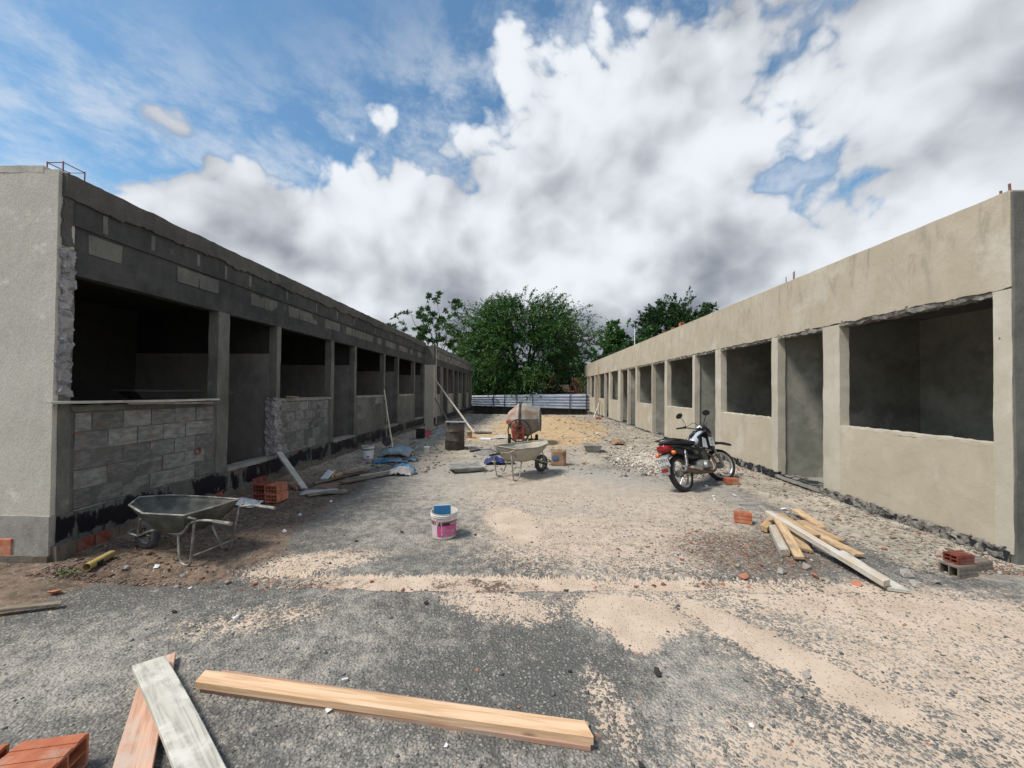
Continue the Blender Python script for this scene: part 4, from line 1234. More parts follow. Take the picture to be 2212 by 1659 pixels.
MB().lathe([(0.50, -0.035), (0.535, -0.03), (0.54, -0.005), (0.535, 0.02), (0.50, 0.025)], 40, Mx).build('gear_ring', 'iron_dark', CM, smooth=True)
vv_ = MB()
for k in range(3):
    a = 2 * PI * k / 3 + .4
    p = Vector((0.40 * math.cos(a), 0.40 * math.sin(a), 0.08)); q_ = Vector((0.31 * math.cos(a + .5), 0.31 * math.sin(a + .5), 0.40))
    vv_.tube([Mx @ p, Mx @ q_], 0.02, 4)
vv_.build('mixing_blade', 'drum_grey', CM)
# tilting hand wheel
Mr = Matrix.Translation((-0.17, -0.52, 0.47)) @ Matrix.Rotation(PI / 2, 4, 'X') @ Matrix.Rotation(0.05, 4, 'Y')
rp = [Mr @ Vector((0.315 * math.cos(2 * PI * k / 40), 0.315 * math.sin(2 * PI * k / 40), 0)) for k in range(41)]
hw = MB().tube(rp, 0.019, 7, cap=False).build('hand_wheel', 'iron_dark', CM, smooth='all')
for k in range(3):
    a = 2 * PI * k / 3 + 0.5
    MB().tube([Mr @ Vector((0, 0, 0)), Mr @ Vector((0.31 * math.cos(a), 0.31 * math.sin(a), 0))], 0.010, 5).build('spoke', 'iron_dark', hw)
MB().tube([(-0.17, -0.54, 0.47), (-0.17, -0.1, 0.47)], 0.022, 8).build('tilt_shaft', 'iron_dark', CM)
# yoke, motor box, frame
MB().loft([[(-0.36, -0.40, 0.20), (-0.02, -0.40, 0.20), (-0.02, -0.14, 0.20), (-0.36, -0.14, 0.20)], [(-0.40, -0.42, 0.45), (0.0, -0.42, 0.45), (0.0, -0.14, 0.45), (-0.40, -0.14, 0.45)],
           [(-0.37, -0.41, 0.68), (-0.06, -0.41, 0.68), (-0.06, -0.16, 0.68), (-0.37, -0.16, 0.68)]]).build('motor_housing', 'machine_red', CM, bevel=0.02)
MB().lathe([(0.001, -0.02), (0.15, -0.02), (0.16, 0.0), (0.16, 0.05), (0.001, 0.05)], 22, Matrix.Translation((-0.13, -0.36, 0.68)) @ Matrix.Rotation(PI / 2, 4, 'X')).build('pulley_cover', 'iron_dark', CM, smooth=True)
for (x_, z0_, z1_) in ((-0.27, 0.08, 0.62), (-0.06, 0.08, 0.60)):
    MB().box((x_, -0.44, (z0_ + z1_) / 2), (0.055, 0.035, z1_ - z0_)).build('upright', 'machine_red', CM, bevel=0.004)
MB().box((-0.165, -0.455, 0.60), (0.17, 0.03, 0.05)).build('crosspiece', 'machine_red', CM, bevel=0.004)
MB().box((-0.165, -0.455, 0.40), (0.17, 0.03, 0.05)).build('crosspiece', 'machine_red', CM, bevel=0.004)
MB().box((-0.21, -0.475, 0.33), (0.05, 0.02, 0.26), Matrix.Rotation(0.5, 3, 'Y')).build('brake_lever', 'machine_red', CM, bevel=0.004)
for (p, q_) in (((-0.45, 0.12, 0.15), (0.34, 0.12, 0.15)), ((-0.27, -0.42, 0.09), (-0.30, 0.12, 0.15)), ((0.0, -0.42, 0.09), (0.2, 0.12, 0.15)), ((0.20, 0.12, 0.15), (0.16, 0.15, 0.50)), ((0.0, -0.42, 0.09), (0.16, 0.10, 0.48)), ((-0.27, -0.42, 0.10), (-0.34, -0.56, 0.02)), ((0.0, -0.42, 0.10), (0.03, -0.56, 0.02)), ((-0.36, -0.57, 0.025), (0.05, -0.57, 0.025)), ((0.2, 0.12, 0.14), (0.30, -0.25, 0.04))):
    MB().tube([p, q_], 0.022, 6).build('frame_bar', 'iron_dark', CM)
for x_ in (-0.47, 0.35):
    Mw = Matrix.Translation((x_, 0.12, 0.148)) @ Matrix.Rotation(PI / 2, 4, 'Y')
    wo = MB().lathe([(0.09, -0.04), (0.13, -0.045), (0.148, -0.03), (0.15, 0.0), (0.148, 0.03), (0.13, 0.045), (0.09, 0.04)], 22, Mw).build('wheel', 'iron_dark', CM, smooth='all')
    MB().lathe([(0.001, -0.015), (0.092, -0.02), (0.092, 0.02), (0.001, 0.015)], 18, Mw).build('hub', 'machine_red', wo)

# ------------------------------------------------------------------ motorcycle  (x forward, y left)
MC_H = rad(37)
MC = thing('motorcycle', 'black and silver motorcycle leaning on its stand by the beige wall', 'motorcycle', (3.17, 6.84, 0.0), (rad(-20), 0, MC_H), scale=1.0)
MC.location.z = gz(3.1, 6.9) + 0.0
def wheel_m(parent_name, root, center, steer, tyre_w, r=0.295):
    Mw = Matrix.Translation(center) @ Matrix.Rotation(steer, 4, 'Z') @ Matrix.Rotation(PI / 2, 4, 'X')
    hw_ = tyre_w / 2
    prof = [(r - 0.062, -hw_ * 0.75)] + [(r - 0.042 + 0.042 * math.cos(a), hw_ * math.sin(a)) for a in np.linspace(-1.5, 1.5, 11)] + [(r - 0.062, hw_ * 0.75)]
    ty = MB().lathe(prof, 40, Mw).build('wheel', 'rubber', root, smooth='all')
    MB().lathe([(r - 0.055, -hw_ * 0.72), (r - 0.075, -hw_ * 0.7), (r - 0.082, 0), (r - 0.075, hw_ * 0.7), (r - 0.055, hw_ * 0.72)], 40, Mw).build('rim', 'chrome' if steer else 'alloy', ty, smooth='all')
    MB().lathe([(0.001, -0.065), (0.055, -0.065), (0.062, -0.05), (0.062, 0.03), (0.03, 0.06), (0.001, 0.06)], 20, Mw).build('hub', 'alloy', ty, smooth=True)
    sp = MB()
    for k in range(32):
        a = 2 * PI * k / 32; b = a + (0.35 if k % 4 < 2 else -0.35)
        z_ = 0.035 if k % 2 else -0.035
        sp.tube([Mw @ Vector((0.055 * math.cos(b), 0.055 * math.sin(b), z_)), Mw @ Vector(((r - 0.078) * math.cos(a), (r - 0.078) * math.sin(a), 0))], 0.0022, 4, cap=False)
    sp.build('spokes', 'chrome', ty)
    return ty
ST_ = rad(-24)
wheel_m('rear', MC, (-0.64, 0, 0.295), 0, 0.105)
wheel_m('front', MC, (0.66, 0, 0.30), ST_, 0.085, 0.30)
def steer(p):
    """turn a point about the steering axis with the fork"""
    pv = Vector((0.36, 0, 0.95)); ax_ = Vector((-0.42, 0, 0.9)).normalized()
    return Matrix.Translation(pv) @ Matrix.Rotation(ST_, 4, ax_) @ Matrix.Translation(-pv) @ Vector(p)
for s in (-1, 1):
    MB().tube([steer((0.66, s * 0.085, 0.29)), steer((0.57, s * 0.085, 0.52))], 0.026, 10).build('fork_leg', 'alloy', MC, smooth=True)
    MB().tube([steer((0.57, s * 0.085, 0.52)), steer((0.38, s * 0.085, 0.97))], 0.017, 10).build('fork_tube', 'chrome', MC, smooth=True)
# high front mudguard with pointed beak
rings = []
for (x_, z_, w_) in ((0.40, 0.66, 0.055), (0.52, 0.705, 0.075), (0.66, 0.715, 0.075), (0.82, 0.69, 0.060), (0.98, 0.64, 0.022)):
    rings.append([steer((x_, -w_, z_ - 0.025)), steer((x_, -w_ * .6, z_ + 0.012)), steer((x_, 0, z_ + 0.022)), steer((x_, w_ * .6, z_ + 0.012)), steer((x_, w_, z_ - 0.025)), steer((x_, 0, z_ - 0.012))])
MB().loft(rings).build('front_mudguard', 'black_plastic', MC, smooth=True)
# headlamp cowl and clocks
MB().loft([[steer((0.52, y_, z_)) for (y_, z_) in ((-.09, .80), (.09, .80), (.11, .92), (.07, 1.0), (-.07, 1.0), (-.11, .92))],
           [steer((0.40, y_, z_)) for (y_, z_) in ((-.10, .84), (.10, .84), (.12, .95), (.08, 1.04), (-.08, 1.04), (-.12, .95))]]).build('headlamp_cowl', 'black_plastic', MC, bevel=0.015, smooth=True)
MB().lathe([(0.001, 0.02), (0.06, 0.015), (0.075, 0.0)], 18, Matrix.Translation(steer((0.52, 0, 0.90))) @ Matrix.Rotation(PI / 2 + ST_ * 0, 4, 'Y')).build('headlamp', 'chrome', MC, smooth=True)
for s in (-1, 1):
    Mg = Matrix.Translation(steer((0.40, s * 0.055, 1.045))) @ Matrix.Rotation(rad(-35), 4, 'Y')
    g_ = MB().lathe([(0.001, -0.05), (0.05, -0.05), (0.05, 0.0), (0.045, 0.006)], 18, Mg).build('gauge', 'black_plastic', MC, smooth=True)
    MB().lathe([(0.001, 0.004), (0.040, 0.004)], 18, Mg).build('dial', 'sticker', g_)
hb = [steer(p) for p in ((0.16, 0.37, 1.055), (0.24, 0.27, 1.06), (0.33, 0.12, 1.02), (0.36, 0.04, 0.99), (0.36, -0.04, 0.99), (0.33, -0.12, 1.02), (0.24, -0.27, 1.06), (0.16, -0.37, 1.055))]
MB().tube(cat_pts(hb, 4), 0.012, 8).build('handlebar', 'black_plastic', MC, smooth='all')
for s in (-1, 1):
    MB().tube([steer((0.155, s * 0.375, 1.055)), steer((0.215, s * 0.275, 1.058))], 0.019, 10).build('grip', 'rubber', MC, smooth=True)
    MB().box(steer((0.25, s * 0.25, 1.06)), (0.06, 0.05, 0.045)).build('switch_box', 'black_plastic', MC, bevel=0.008)
    MB().tube([steer((0.28, s * 0.25, 1.06)), steer((0.25, s * 0.37, 1.05))], 0.006, 5).build('lever', 'alloy', MC)
    stalk = MB().tube(cat_pts([steer((0.26, s * 0.24, 1.07)), steer((0.28, s * 0.27, 1.15)), steer((0.27, s * 0.35, 1.255))], 3), 0.006, 6).build('mirror_stalk', 'black_plastic', MC, smooth='all')
    Mm = Matrix.Translation(steer((0.26, s * 0.37, 1.29))) @ Matrix.Rotation(rad(-82), 4, 'Y') @ Matrix.Rotation(rad(90 + s * 12), 4, 'Z') @ Matrix.Diagonal((1.0, 0.72, 1, 1))
    mr = MB().lathe([(0.001, -0.03), (0.05, -0.022), (0.072, -0.004), (0.072, 0.004), (0.062, 0.006)], 20, Mm).build('mirror', 'black_plastic', MC, smooth=True)
    MB().lathe([(0.001, 0.0065), (0.064, 0.0065)], 20, Mm).build('mirror_face', 'mirror_glass', mr)
MB().tube(cat_pts([steer((0.24, -0.26, 1.05)), steer((0.42, -0.15, 1.10)), (0.45, -0.05, 0.9), (0.3, 0, 0.75)], 5), 0.005, 5).build('cable', 'black_plastic', MC)
MB().tube(cat_pts([steer((0.24, 0.26, 1.05)), steer((0.43, 0.17, 1.12)), (0.46, 0.05, 0.9), (0.3, 0, 0.72)], 5), 0.005, 5).build('cable', 'black_plastic', MC)
# tank
def oval(x_, zb_2, zt_2, w_, n=12, k=2.6):
    o_ = []
    for i in range(n):
        a = 2 * PI * i / n
        cx_, sz_ = math.cos(a), math.sin(a)
        o_.append((x_, w_ * math.copysign(abs(cx_) ** (2 / k), cx_), (zb_2 + zt_2) / 2 + (zt_2 - zb_2) / 2 * math.copysign(abs(sz_) ** (2 / k), sz_)))
    return o_
MB().loft([oval(-0.10, 0.74, 0.80, 0.075), oval(-0.02, 0.70, 0.86, 0.105), oval(0.10, 0.70, 0.93, 0.135), oval(0.22, 0.72, 0.965, 0.145), oval(0.31, 0.76, 0.97, 0.12), oval(0.36, 0.80, 0.95, 0.06)]).build('fuel_tank', 'silver_paint', MC, smooth='all')
MB().loft([oval(-0.08, 0.765, 0.83, 0.03, 8), oval(0.05, 0.87, 0.925, 0.05, 8), oval(0.20, 0.94, 0.985, 0.055, 8), oval(0.29, 0.95, 0.985, 0.04, 8)]).build('tank_stripe', 'black_gloss', MC, smooth='all')
MB().lathe([(0.001, 0.02), (0.03, 0.02), (0.034, 0.0)], 16, Matrix.Translation((0.20, 0, 0.98))).build('fuel_cap', 'chrome', MC, smooth=True)
for s in (-1, 1):
    # tank shroud, black with a silver blade, and a sticker
    m = MB().loft([[(0.02, s * 0.125, 0.70), (0.06, s * 0.14, 0.86), (0.02, s * 0.10, 0.86), (-0.02, s * 0.09, 0.70)],
                   [(0.20, s * 0.165, 0.62), (0.24, s * 0.165, 0.93), (0.20, s * 0.13, 0.93), (0.16, s * 0.12, 0.62)],
                   [(0.36, s * 0.175, 0.58), (0.42, s * 0.165, 0.90), (0.38, s * 0.12, 0.92), (0.33, s * 0.12, 0.58)],
                   [(0.43, s * 0.15, 0.66), (0.46, s * 0.14, 0.80), (0.43, s * 0.11, 0.80), (0.40, s * 0.11, 0.66)]])
    m.build('tank_shroud', 'black_gloss', MC, bevel=0.008, smooth=True)
    yk = s * 0.182
    MB().hexa([(0.05, s * .14, 0.66), (0.14, s * .165, 0.63), (0.16, s * .168, 0.80), (0.10, s * .155, 0.83), (0.05, s * .148, 0.66), (0.14, s * .173, 0.63), (0.16, s * .176, 0.80), (0.10, s * .163, 0.83)]).build('shroud_blade', 'silver_paint', MC)
    stk_ = MB().hexa([(0.23, yk - s * .004, 0.66), (0.38, yk, 0.64), (0.40, yk - s * .006, 0.80), (0.26, yk - s * .008, 0.82),
                      (0.23, yk, 0.66), (0.38, yk + s * .004, 0.64), (0.40, yk - s * .002, 0.80), (0.26, yk - s * .004, 0.82)]).build('sticker', 'sticker', MC)
    for (word, sz, zz_, xx_) in (('19', 0.07, 0.76, 0.325), ('D L', 0.045, 0.69, 0.305)):
        vs, fs = text_geo(word, sz)
        MB().add([(xx_ + p.x, yk + s * 0.006, zz_ + p.y) if s < 0 else (xx_ - p.x, yk + s * 0.006, zz_ + p.y) for p in vs], fs).build('lettering', 'ink_dark', stk_)
# seat, tail, side panels
MB().loft([oval(-0.90, 0.80, 0.845, 0.07), oval(-0.74, 0.765, 0.885, 0.11), oval(-0.45, 0.745, 0.87, 0.135), oval(-0.25, 0.725, 0.825, 0.135), oval(-0.05, 0.735, 0.805, 0.09), oval(0.03, 0.75, 0.82, 0.05)]).build('seat', 'seat_vinyl', MC, smooth='all')
MB().loft([oval(-0.93, 0.76, 0.80, 0.06), oval(-0.84, 0.66, 0.80, 0.095), oval(-0.60, 0.58, 0.785, 0.130), oval(-0.35, 0.47, 0.775, 0.14), oval(-0.12, 0.44, 0.76, 0.125), oval(0.0, 0.50, 0.74, 0.09)]).build('tail_cowl', 'black_gloss', MC, smooth='all')
MB().loft([oval(-0.975, 0.735, 0.785, 0.07, 10), oval(-0.95, 0.66, 0.79, 0.095, 10), oval(-0.80, 0.64, 0.785, 0.118, 10)]).build('tail_lamp', 'red_lens', MC, smooth='all')
MB().tube(cat_pts([(-0.40, 0.11, 0.82), (-0.70, 0.125, 0.865), (-0.92, 0.09, 0.88), (-0.97, 0, 0.88), (-0.92, -0.09, 0.88), (-0.70, -0.125, 0.865), (-0.40, -0.11, 0.82)], 4), 0.011, 7).build('grab_rail', 'black_plastic', MC, smooth='all')
for s in (-1, 1):
    a_ = MB().tube([(-0.86, s * 0.05, 0.64), (-0.87, s * 0.12, 0.645)], 0.010, 6).build('indicator_stalk', 'black_plastic', MC)
    MB().loft([oval(-0.905, 0.61, 0.675, 0.03, 10), oval(-0.84, 0.615, 0.67, 0.026, 10)]).build('indicator', 'orange_lens', MC, smooth='all').location = (0, s * 0.155, 0)
# rear mudguard, number plate, reflector, flap
MB().loft([[(-0.74, -0.07, 0.66), (-0.74, 0.07, 0.66), (-0.80, 0.07, 0.70), (-0.80, -0.07, 0.70)], [(-0.92, -0.075, 0.58), (-0.92, 0.075, 0.58), (-0.945, 0.075, 0.62), (-0.945, -0.075, 0.62)],
           [(-1.00, -0.08, 0.40), (-1.00, 0.08, 0.40), (-1.015, 0.08, 0.41), (-1.015, -0.08, 0.41)], [(-1.03, -0.075, 0.31), (-1.03, 0.075, 0.31), (-1.04, 0.075, 0.315), (-1.04, -0.075, 0.315)]]).build('rear_mudguard', 'alloy', MC, smooth=True)
Rp = Matrix.Rotation(rad(-14), 3, 'Y')
pl = MB().box((-1.005, 0, 0.515), (0.006, 0.20, 0.165), Rp).build('number_plate', 'plate_paint', MC, bevel=0.003)
for (word, sz, dz_) in (('DRN', 0.085, 0.026), ('1 1', 0.070, -0.044)):
    vs, fs = text_geo(word, sz)
    MB().add([Vector((-1.005, 0, 0.515)) + Rp @ Vector((-0.005, -p.x, p.y + dz_)) for p in vs], fs).build('lettering', 'ink_dark', pl)
MB().box((-1.03, 0, 0.385), (0.014, 0.12, 0.06), Rp).build('reflector', 'red_lens', MC, bevel=0.004)
MB().loft([oval(-0.90, 0.56, 0.70, 0.075), oval(-0.75, 0.60, 0.72, 0.085), oval(-0.5, 0.60, 0.70, 0.085), oval(-0.3, 0.42, 0.62, 0.08)]).build('inner_mudguard', 'black_plastic', MC, smooth='all')
# frame, engine, exhaust, swing arm, shocks, stand
for (pts_, r_) in (([(0.36, 0, 0.86), (0.30, 0, 0.55), (0.22, 0, 0.32), (0.0, 0, 0.25)], 0.022), ([(0.35, 0, 0.82), (0.0, 0, 0.72), (-0.3, 0.08, 0.68), (-0.8, 0.08, 0.70)], 0.018), ([(0.0, 0, 0.72), (-0.3, -0.08, 0.68), (-0.8, -0.08, 0.70)], 0.018), ([(-0.2, 0, 0.68), (-0.22, 0, 0.30)], 0.022)):
    MB().tube(pts_, r_, 8).build('frame_tube', 'black_plastic', MC, smooth='all')
MB().loft([oval(-0.22, 0.26, 0.46, 0.10, 12, 3.5), oval(-0.10, 0.22, 0.48, 0.135, 12, 3.5), oval(0.10, 0.21, 0.45, 0.135, 12, 3.5), oval(0.20, 0.26, 0.40, 0.10, 12, 3.5)]).build('crankcase', 'alloy', MC, smooth='all')
cyl = MB()
for k in range(8):
    cyl.box((0.10 + 0.011 * k, 0, 0.46 + 0.022 * k), (0.17 - 0.003 * k, 0.17, 0.010), Matrix.Rotation(rad(27), 3, 'Y'))
cyl.box((0.14, 0, 0.54), (0.11, 0.11, 0.20), Matrix.Rotation(rad(27), 3, 'Y'))
cyl.build('cylinder', 'alloy', MC)
MB().lathe([(0.001, 0.05), (0.085, 0.05), (0.105, 0.02), (0.11, 0.0)], 22, Matrix.Translation((0.02, -0.125, 0.33)) @ Matrix.Rotation(PI / 2, 4, 'X')).build('clutch_cover', 'alloy', MC, smooth=True)
MB().tube(cat_pts([(0.20, -0.05, 0.58), (0.30, -0.09, 0.48), (0.26, -0.13, 0.28), (0.05, -0.15, 0.22), (-0.25, -0.155, 0.25)], 5), 0.019, 8).build('exhaust_pipe', 'exhaust', MC, smooth='all')
ex = MB().tube([(-0.22, -0.155, 0.25), (-0.32, -0.165, 0.265), (-0.42, -0.175, 0.285), (-0.78, -0.19, 0.365)], [0.022, 0.045, 0.052, 0.052], 14).build('muffler', 'exhaust', MC, smooth=True)
MB().tube([(-0.775, -0.19, 0.364), (-0.80, -0.191, 0.370)], [0.054, 0.050], 14).build('muffler_cap', 'alloy', ex, smooth=True)
MB().tube([(-0.79, -0.19, 0.3675), (-0.812, -0.191, 0.372)], 0.018, 10).build('muffler_outlet', 'black_plastic', ex)
MB().tube([(-0.36, -0.215, 0.305), (-0.62, -0.235, 0.365)], [0.03, 0.026], 8).build('heat_shield', 'chrome', ex, smooth=True)
for s in (-1, 1):
    MB().tube([(-0.18, s * 0.09, 0.33), (-0.66, s * 0.10, 0.295)], 0.020, 8).build('swing_arm', 'iron_dark', MC)
    sh = MB().tube([(-0.60, s * 0.125, 0.34), (-0.50, s * 0.125, 0.66)], 0.014, 8).build('shock_absorber', 'chrome', MC)
    coil = [Vector((-0.585 + 0.075 * u, s * 0.125, 0.39 + 0.24 * u)) + Vector((0.026 * math.cos(u * 2 * PI * 9), 0.026 * math.sin(u * 2 * PI * 9), 0)) for u in np.linspace(0, 1, 100)]
    MB().tube(coil, 0.0055, 5, cap=False).build('spring', 'chrome', sh, smooth='all')
    MB().tube([(-0.12, s * 0.10, 0.29), (-0.12, s * 0.24, 0.30)], 0.016, 8).build('foot_peg', 'rubber', MC)
    MB().loft([[(-0.30, s * 0.125, 0.52), (-0.05, s * 0.115, 0.50), (-0.05, s * 0.10, 0.50), (-0.30, s * 0.105, 0.52)], [(-0.34, s * 0.138, 0.68), (0.02, s * 0.12, 0.68), (0.02, s * 0.10, 0.68), (-0.34, s * 0.11, 0.68)]]).build('side_panel', 'black_gloss', MC, bevel=0.006)
MB().tube([(-0.10, 0.10, 0.28), (-0.02, 0.26, 0.06), (0.0, 0.275, 0.03)], 0.012, 7).build('side_stand', 'iron_dark', MC, smooth='all')
MB().lathe([(0.001, 0.01), (0.045, 0.01), (0.048, -0.01), (0.001, -0.01)], 12, Matrix.Translation((0.0, 0.28, 0.035))).build('stand_foot', 'iron_dark', MC)

# ------------------------------------------------------------------ hollow bricks
_hb = {}
def hollow_brick(label, loc, rotz=0.0, dims=(0.24, 0.18, 0.115), mat='clay_brick', holes=(4, 2), group=None, tilt=(0, 0), name='hollow_brick'):
    key = (dims, mat, holes)
    if key not in _hb:
        Lx, Wy, Hz = dims; th = 0.011
        m = MB()
        m.box((0, 0, th / 2), (Lx, Wy, th)); m.box((0, 0, Hz - th / 2), (Lx, Wy, th))
        for s in (-1, 1): m.box((0, s * (Wy - th) / 2, Hz / 2), (Lx, th, Hz - 2 * th))
        for k in range(1, holes[0]): m.box((0, -Wy / 2 + Wy * k / holes[0], Hz / 2), (Lx - .002, 0.008, Hz - 2 * th))
        for k in range(1, holes[1]): m.box((0, 0, Hz * k / holes[1]), (Lx - .004, Wy - 2 * th, 0.008))
        nr = 3
        for k in range(nr):
            y_ = -Wy / 2 + Wy * (k + 0.5) / nr
            m.box((0, y_, Hz + 0.0015), (Lx - .003, Wy / nr * 0.62, 0.004))
            for s in (-1, 1): m.box((0, s * (Wy / 2 + 0.0015), Hz * (k + 0.5) / nr), (Lx - .003, 0.004, Hz / nr * 0.6))
        me_ = bpy.data.meshes.new('hollow_brick'); me_.from_pydata(m.v, [], m.f); me_.materials.append(M[mat]); _hb[key] = me_
    o = bpy.data.objects.new(name, _hb[key]); COL.objects.link(o)
    o.location = loc; o.rotation_euler = (tilt[0], tilt[1], rotz)
    return tag(o, label, 'brick', group)


# stack by the left wall (five)
bz = gz(-3.65, 5.5) + 0.004
ra = rad(86)
ux, uy = math.cos(ra), math.sin(ra)
def bl_(a, b): return (-3.62 + a * ux - b * uy, 5.50 + a * uy + b * ux)
for (a, b, lev, lab) in ((0.0, -0.02, 0, 'red hollow brick at the bottom right of the stack by the left wall'), (0.0, 0.17, 0, 'red hollow brick at the bottom left of the stack by the left wall'),
                         (0.02, 0.01, 1, 'red hollow brick on top of the stack by the left wall, right one'), (0.03, 0.20, 1, 'red hollow brick on top of the stack by the left wall, left one')):
    p = bl_(a, b)
    hollow_brick(lab, (p[0], p[1], bz + 0.121 * lev), ra + rad(2) * lev, mat='clay_dark' if b > 0.1 else 'clay_brick', group='bricks stacked by the left wall')
hollow_brick('single bright orange brick standing alone beside the lumber pile', (2.75, 4.97, gz(2.75, 4.97) + .003), rad(158), (0.19, 0.10, 0.13), holes=(2, 2))
hollow_brick('orange brick wedged at the motorcycle front wheel', (3.66, 6.98, gz(3.66, 6.98) + .003), rad(-8), (0.22, 0.14, 0.10), mat='clay_brick', holes=(2, 2))
p0 = (3.92, 3.66)
hollow_brick('brownish grey hollow block on the ground at the right corner, nearest', (3.96, 3.68, gz(3.96, 3.68) - .01), rad(14), (0.22, 0.14, 0.11), mat='block_grey', holes=(2, 1))
hollow_brick('brownish grey hollow block behind the nearest one at the right corner', (4.24, 3.80, gz(4.24, 3.80) - .02), rad(16), (0.24, 0.13, 0.10), mat='block_grey', holes=(2, 1))
hollow_brick('broken dark red brick lying on the grey blocks at the right corner', (3.99, 3.70, gz(3.96, 3.68) + .104), rad(10), (0.18, 0.11, 0.08), mat='clay_dark', holes=(2, 2))
hollow_brick('large orange hollow brick cut off by the bottom left of the photo', (-1.99, 1.52, gz(-1.99, 1.52) + .002), rad(13), (0.24, 0.19, 0.135), holes=(2, 2))
hollow_brick('large orange hollow brick at the picture edge behind the cut-off one', (-2.27, 1.46, gz(-2.2, 1.46) + .002), rad(20), (0.24, 0.19, 0.12), holes=(2, 2))
for (y_, lab) in ((12.0, 'orange brick lying on the edge of the right roof, nearest of three'), (12.7, 'orange brick lying on the edge of the right roof, middle of three'), (13.5, 'orange brick lying on the edge of the right roof, farthest of three')):
    hollow_brick(lab, (4.79, y_, 3.652), rad(85 if y_ < 12.3 else 70), (0.2, 0.1, 0.11 if y_ < 12.3 else 0.06), holes=(2, 2), group='bricks on the right roof edge')
hollow_brick('small orange brick at the foot of the farther right wall', (3.95, 20.9, gz(3.95, 20.9)), 0.3, (0.25, 0.19, 0.14), holes=(2, 2))
hollow_brick('orange brick resting on the concrete mixer left side', (-0.47, 11.32, gz(0, 11.5) + 0.63), 0.1, (0.17, 0.12, 0.10), holes=(2, 2))

# ------------------------------------------------------------------ boards
def board(label, p0, p1, w_, th, mat, roll=0.0, group=None, name='wooden_board', cat='board', warp=0.004, seed=0):
    p0, p1 = Vector(p0), Vector(p1)
    Ln = (p1 - p0).length
    n = 14
    r_ = random.Random(seed * 7 + 3)
    ph = r_.uniform(0, 6)
    rings = []
    e0, e1 = r_.uniform(-.02, .02), r_.uniform(-.02, .02)
    for i in range(n + 1):
        u = i / n
        x_ = -Ln / 2 + Ln * u
        dz_ = warp * math.sin(u * 4 + ph); dy_ = warp * math.sin(u * 3 + ph * 2)
        sk = (e0 if i == 0 else e1 if i == n else 0)
        c_ = 0.10 * th
        rings.append([(x_ + sk, -w_ / 2 + dy_, -th / 2 + dz_), (x_ - sk, w_ / 2 + dy_, -th / 2 + dz_), (x_ - sk, w_ / 2 + dy_, th / 2 - c_ + dz_), (x_ - sk, w_ / 2 - c_ + dy_, th / 2 + dz_),
                      (x_ + sk, -w_ / 2 + c_ + dy_, th / 2 + dz_), (x_ + sk, -w_ / 2 + dy_, th / 2 - c_ + dz_)])
    o = MB().loft(rings).build(name, mat)
    d_ = (p1 - p0).normalized()
    q_ = d_.to_track_quat('X', 'Z')
    o.rotation_mode = 'QUATERNION'
    o.rotation_quaternion = q_ @ Euler((roll, 0, 0)).to_quaternion()
    o.location = (p0 + p1) / 2
    return tag(o, label, cat, group)


b1 = board('long pale pine board lying under the narrower beam in the foreground', (-1.735, 2.11, 0.016), (0.315, 1.855, 0.016), 0.135, 0.024, 'wood_pink', seed=1)
b2 = board('long pine beam laid on the flat board across the foreground', (-1.77, 2.078, 0.048), (0.31, 1.835, 0.048), 0.085, 0.038, 'wood_new', seed=2)
b3 = board('pinkish board lying under the cement-smeared plank at lower left', (-2.155, 2.235, 0.030), (-1.50, 1.42, 0.030), 0.135, 0.03, 'wood_pink', seed=3)
b4 = board('wide cement-smeared grey plank lying across the pink board at lower left', (-2.135, 2.145, 0.075), (-1.13, 1.42, 0.07), 0.135, 0.026, 'wood_cement', seed=4)
GP = 'lumber piled by the right wall'
zr = 0.02
board('long pale weathered beam on top of the lumber pile, longest of all', (2.92, 4.74, 0.185 + zr), (3.02, 3.33, 0.045 + zr), 0.075, 0.05, 'wood_pale', group=GP, seed=5)
board('pale cement-stained board under the lower end of the longest beam', (3.12, 3.98, 0.06), (3.10, 3.31, 0.022), 0.15, 0.022, 'wood_cement', group=GP, seed=6)
board('brown board with dark stains leaning left on the lumber pile', (2.96, 4.66, 0.175 + zr), (2.66, 3.84, 0.03 + zr), 0.085, 0.025, 'wood_tan', group=GP, seed=7)
board('pale square-cut beam at the left foot of the lumber pile', (2.90, 4.62, 0.07), (2.615, 3.97, 0.045), 0.085, 0.06, 'wood_pale', group=GP, seed=8)
board('short light board between the brown board and the longest beam', (3.01, 4.55, 0.10), (2.90, 4.07, 0.03), 0.10, 0.025, 'wood_tan', group=GP, seed=9)
board('tan board lying flat against the longest beam at its upper end', (3.07, 4.79, 0.17), (3.155, 4.30, 0.095), 0.12, 0.025, 'wood_tan', group=GP, seed=10)
board('tan board in the middle right of the lumber pile', (3.36, 4.83, 0.075), (3.43, 4.30, 0.045), 0.11, 0.025, 'wood_tan', group=GP, seed=11)
board('rear tan board of the lumber pile, nearest the wall', (3.60, 5.26, 0.085), (3.48, 4.62, 0.075), 0.10, 0.025, 'wood_tan', group=GP, seed=12)
board('tan board ending beside the middle of the longest beam', (3.20, 4.60, 0.10), (3.33, 3.96, 0.035), 0.11, 0.025, 'wood_tan', group=GP, seed=13)
board('short block of wood propping the upper end of the lumber pile', (2.80, 4.63, 0.05), (3.06, 4.86, 0.09), 0.085, 0.06, 'wood_tan', group=GP, seed=14)
board('dark short board end showing under the middle of the lumber pile', (3.05, 4.45, 0.045), (3.0, 4.22, 0.03), 0.12, 0.025, 'wood_old', group=GP, seed=15)
GL = 'old boards on the earth by the left wall'
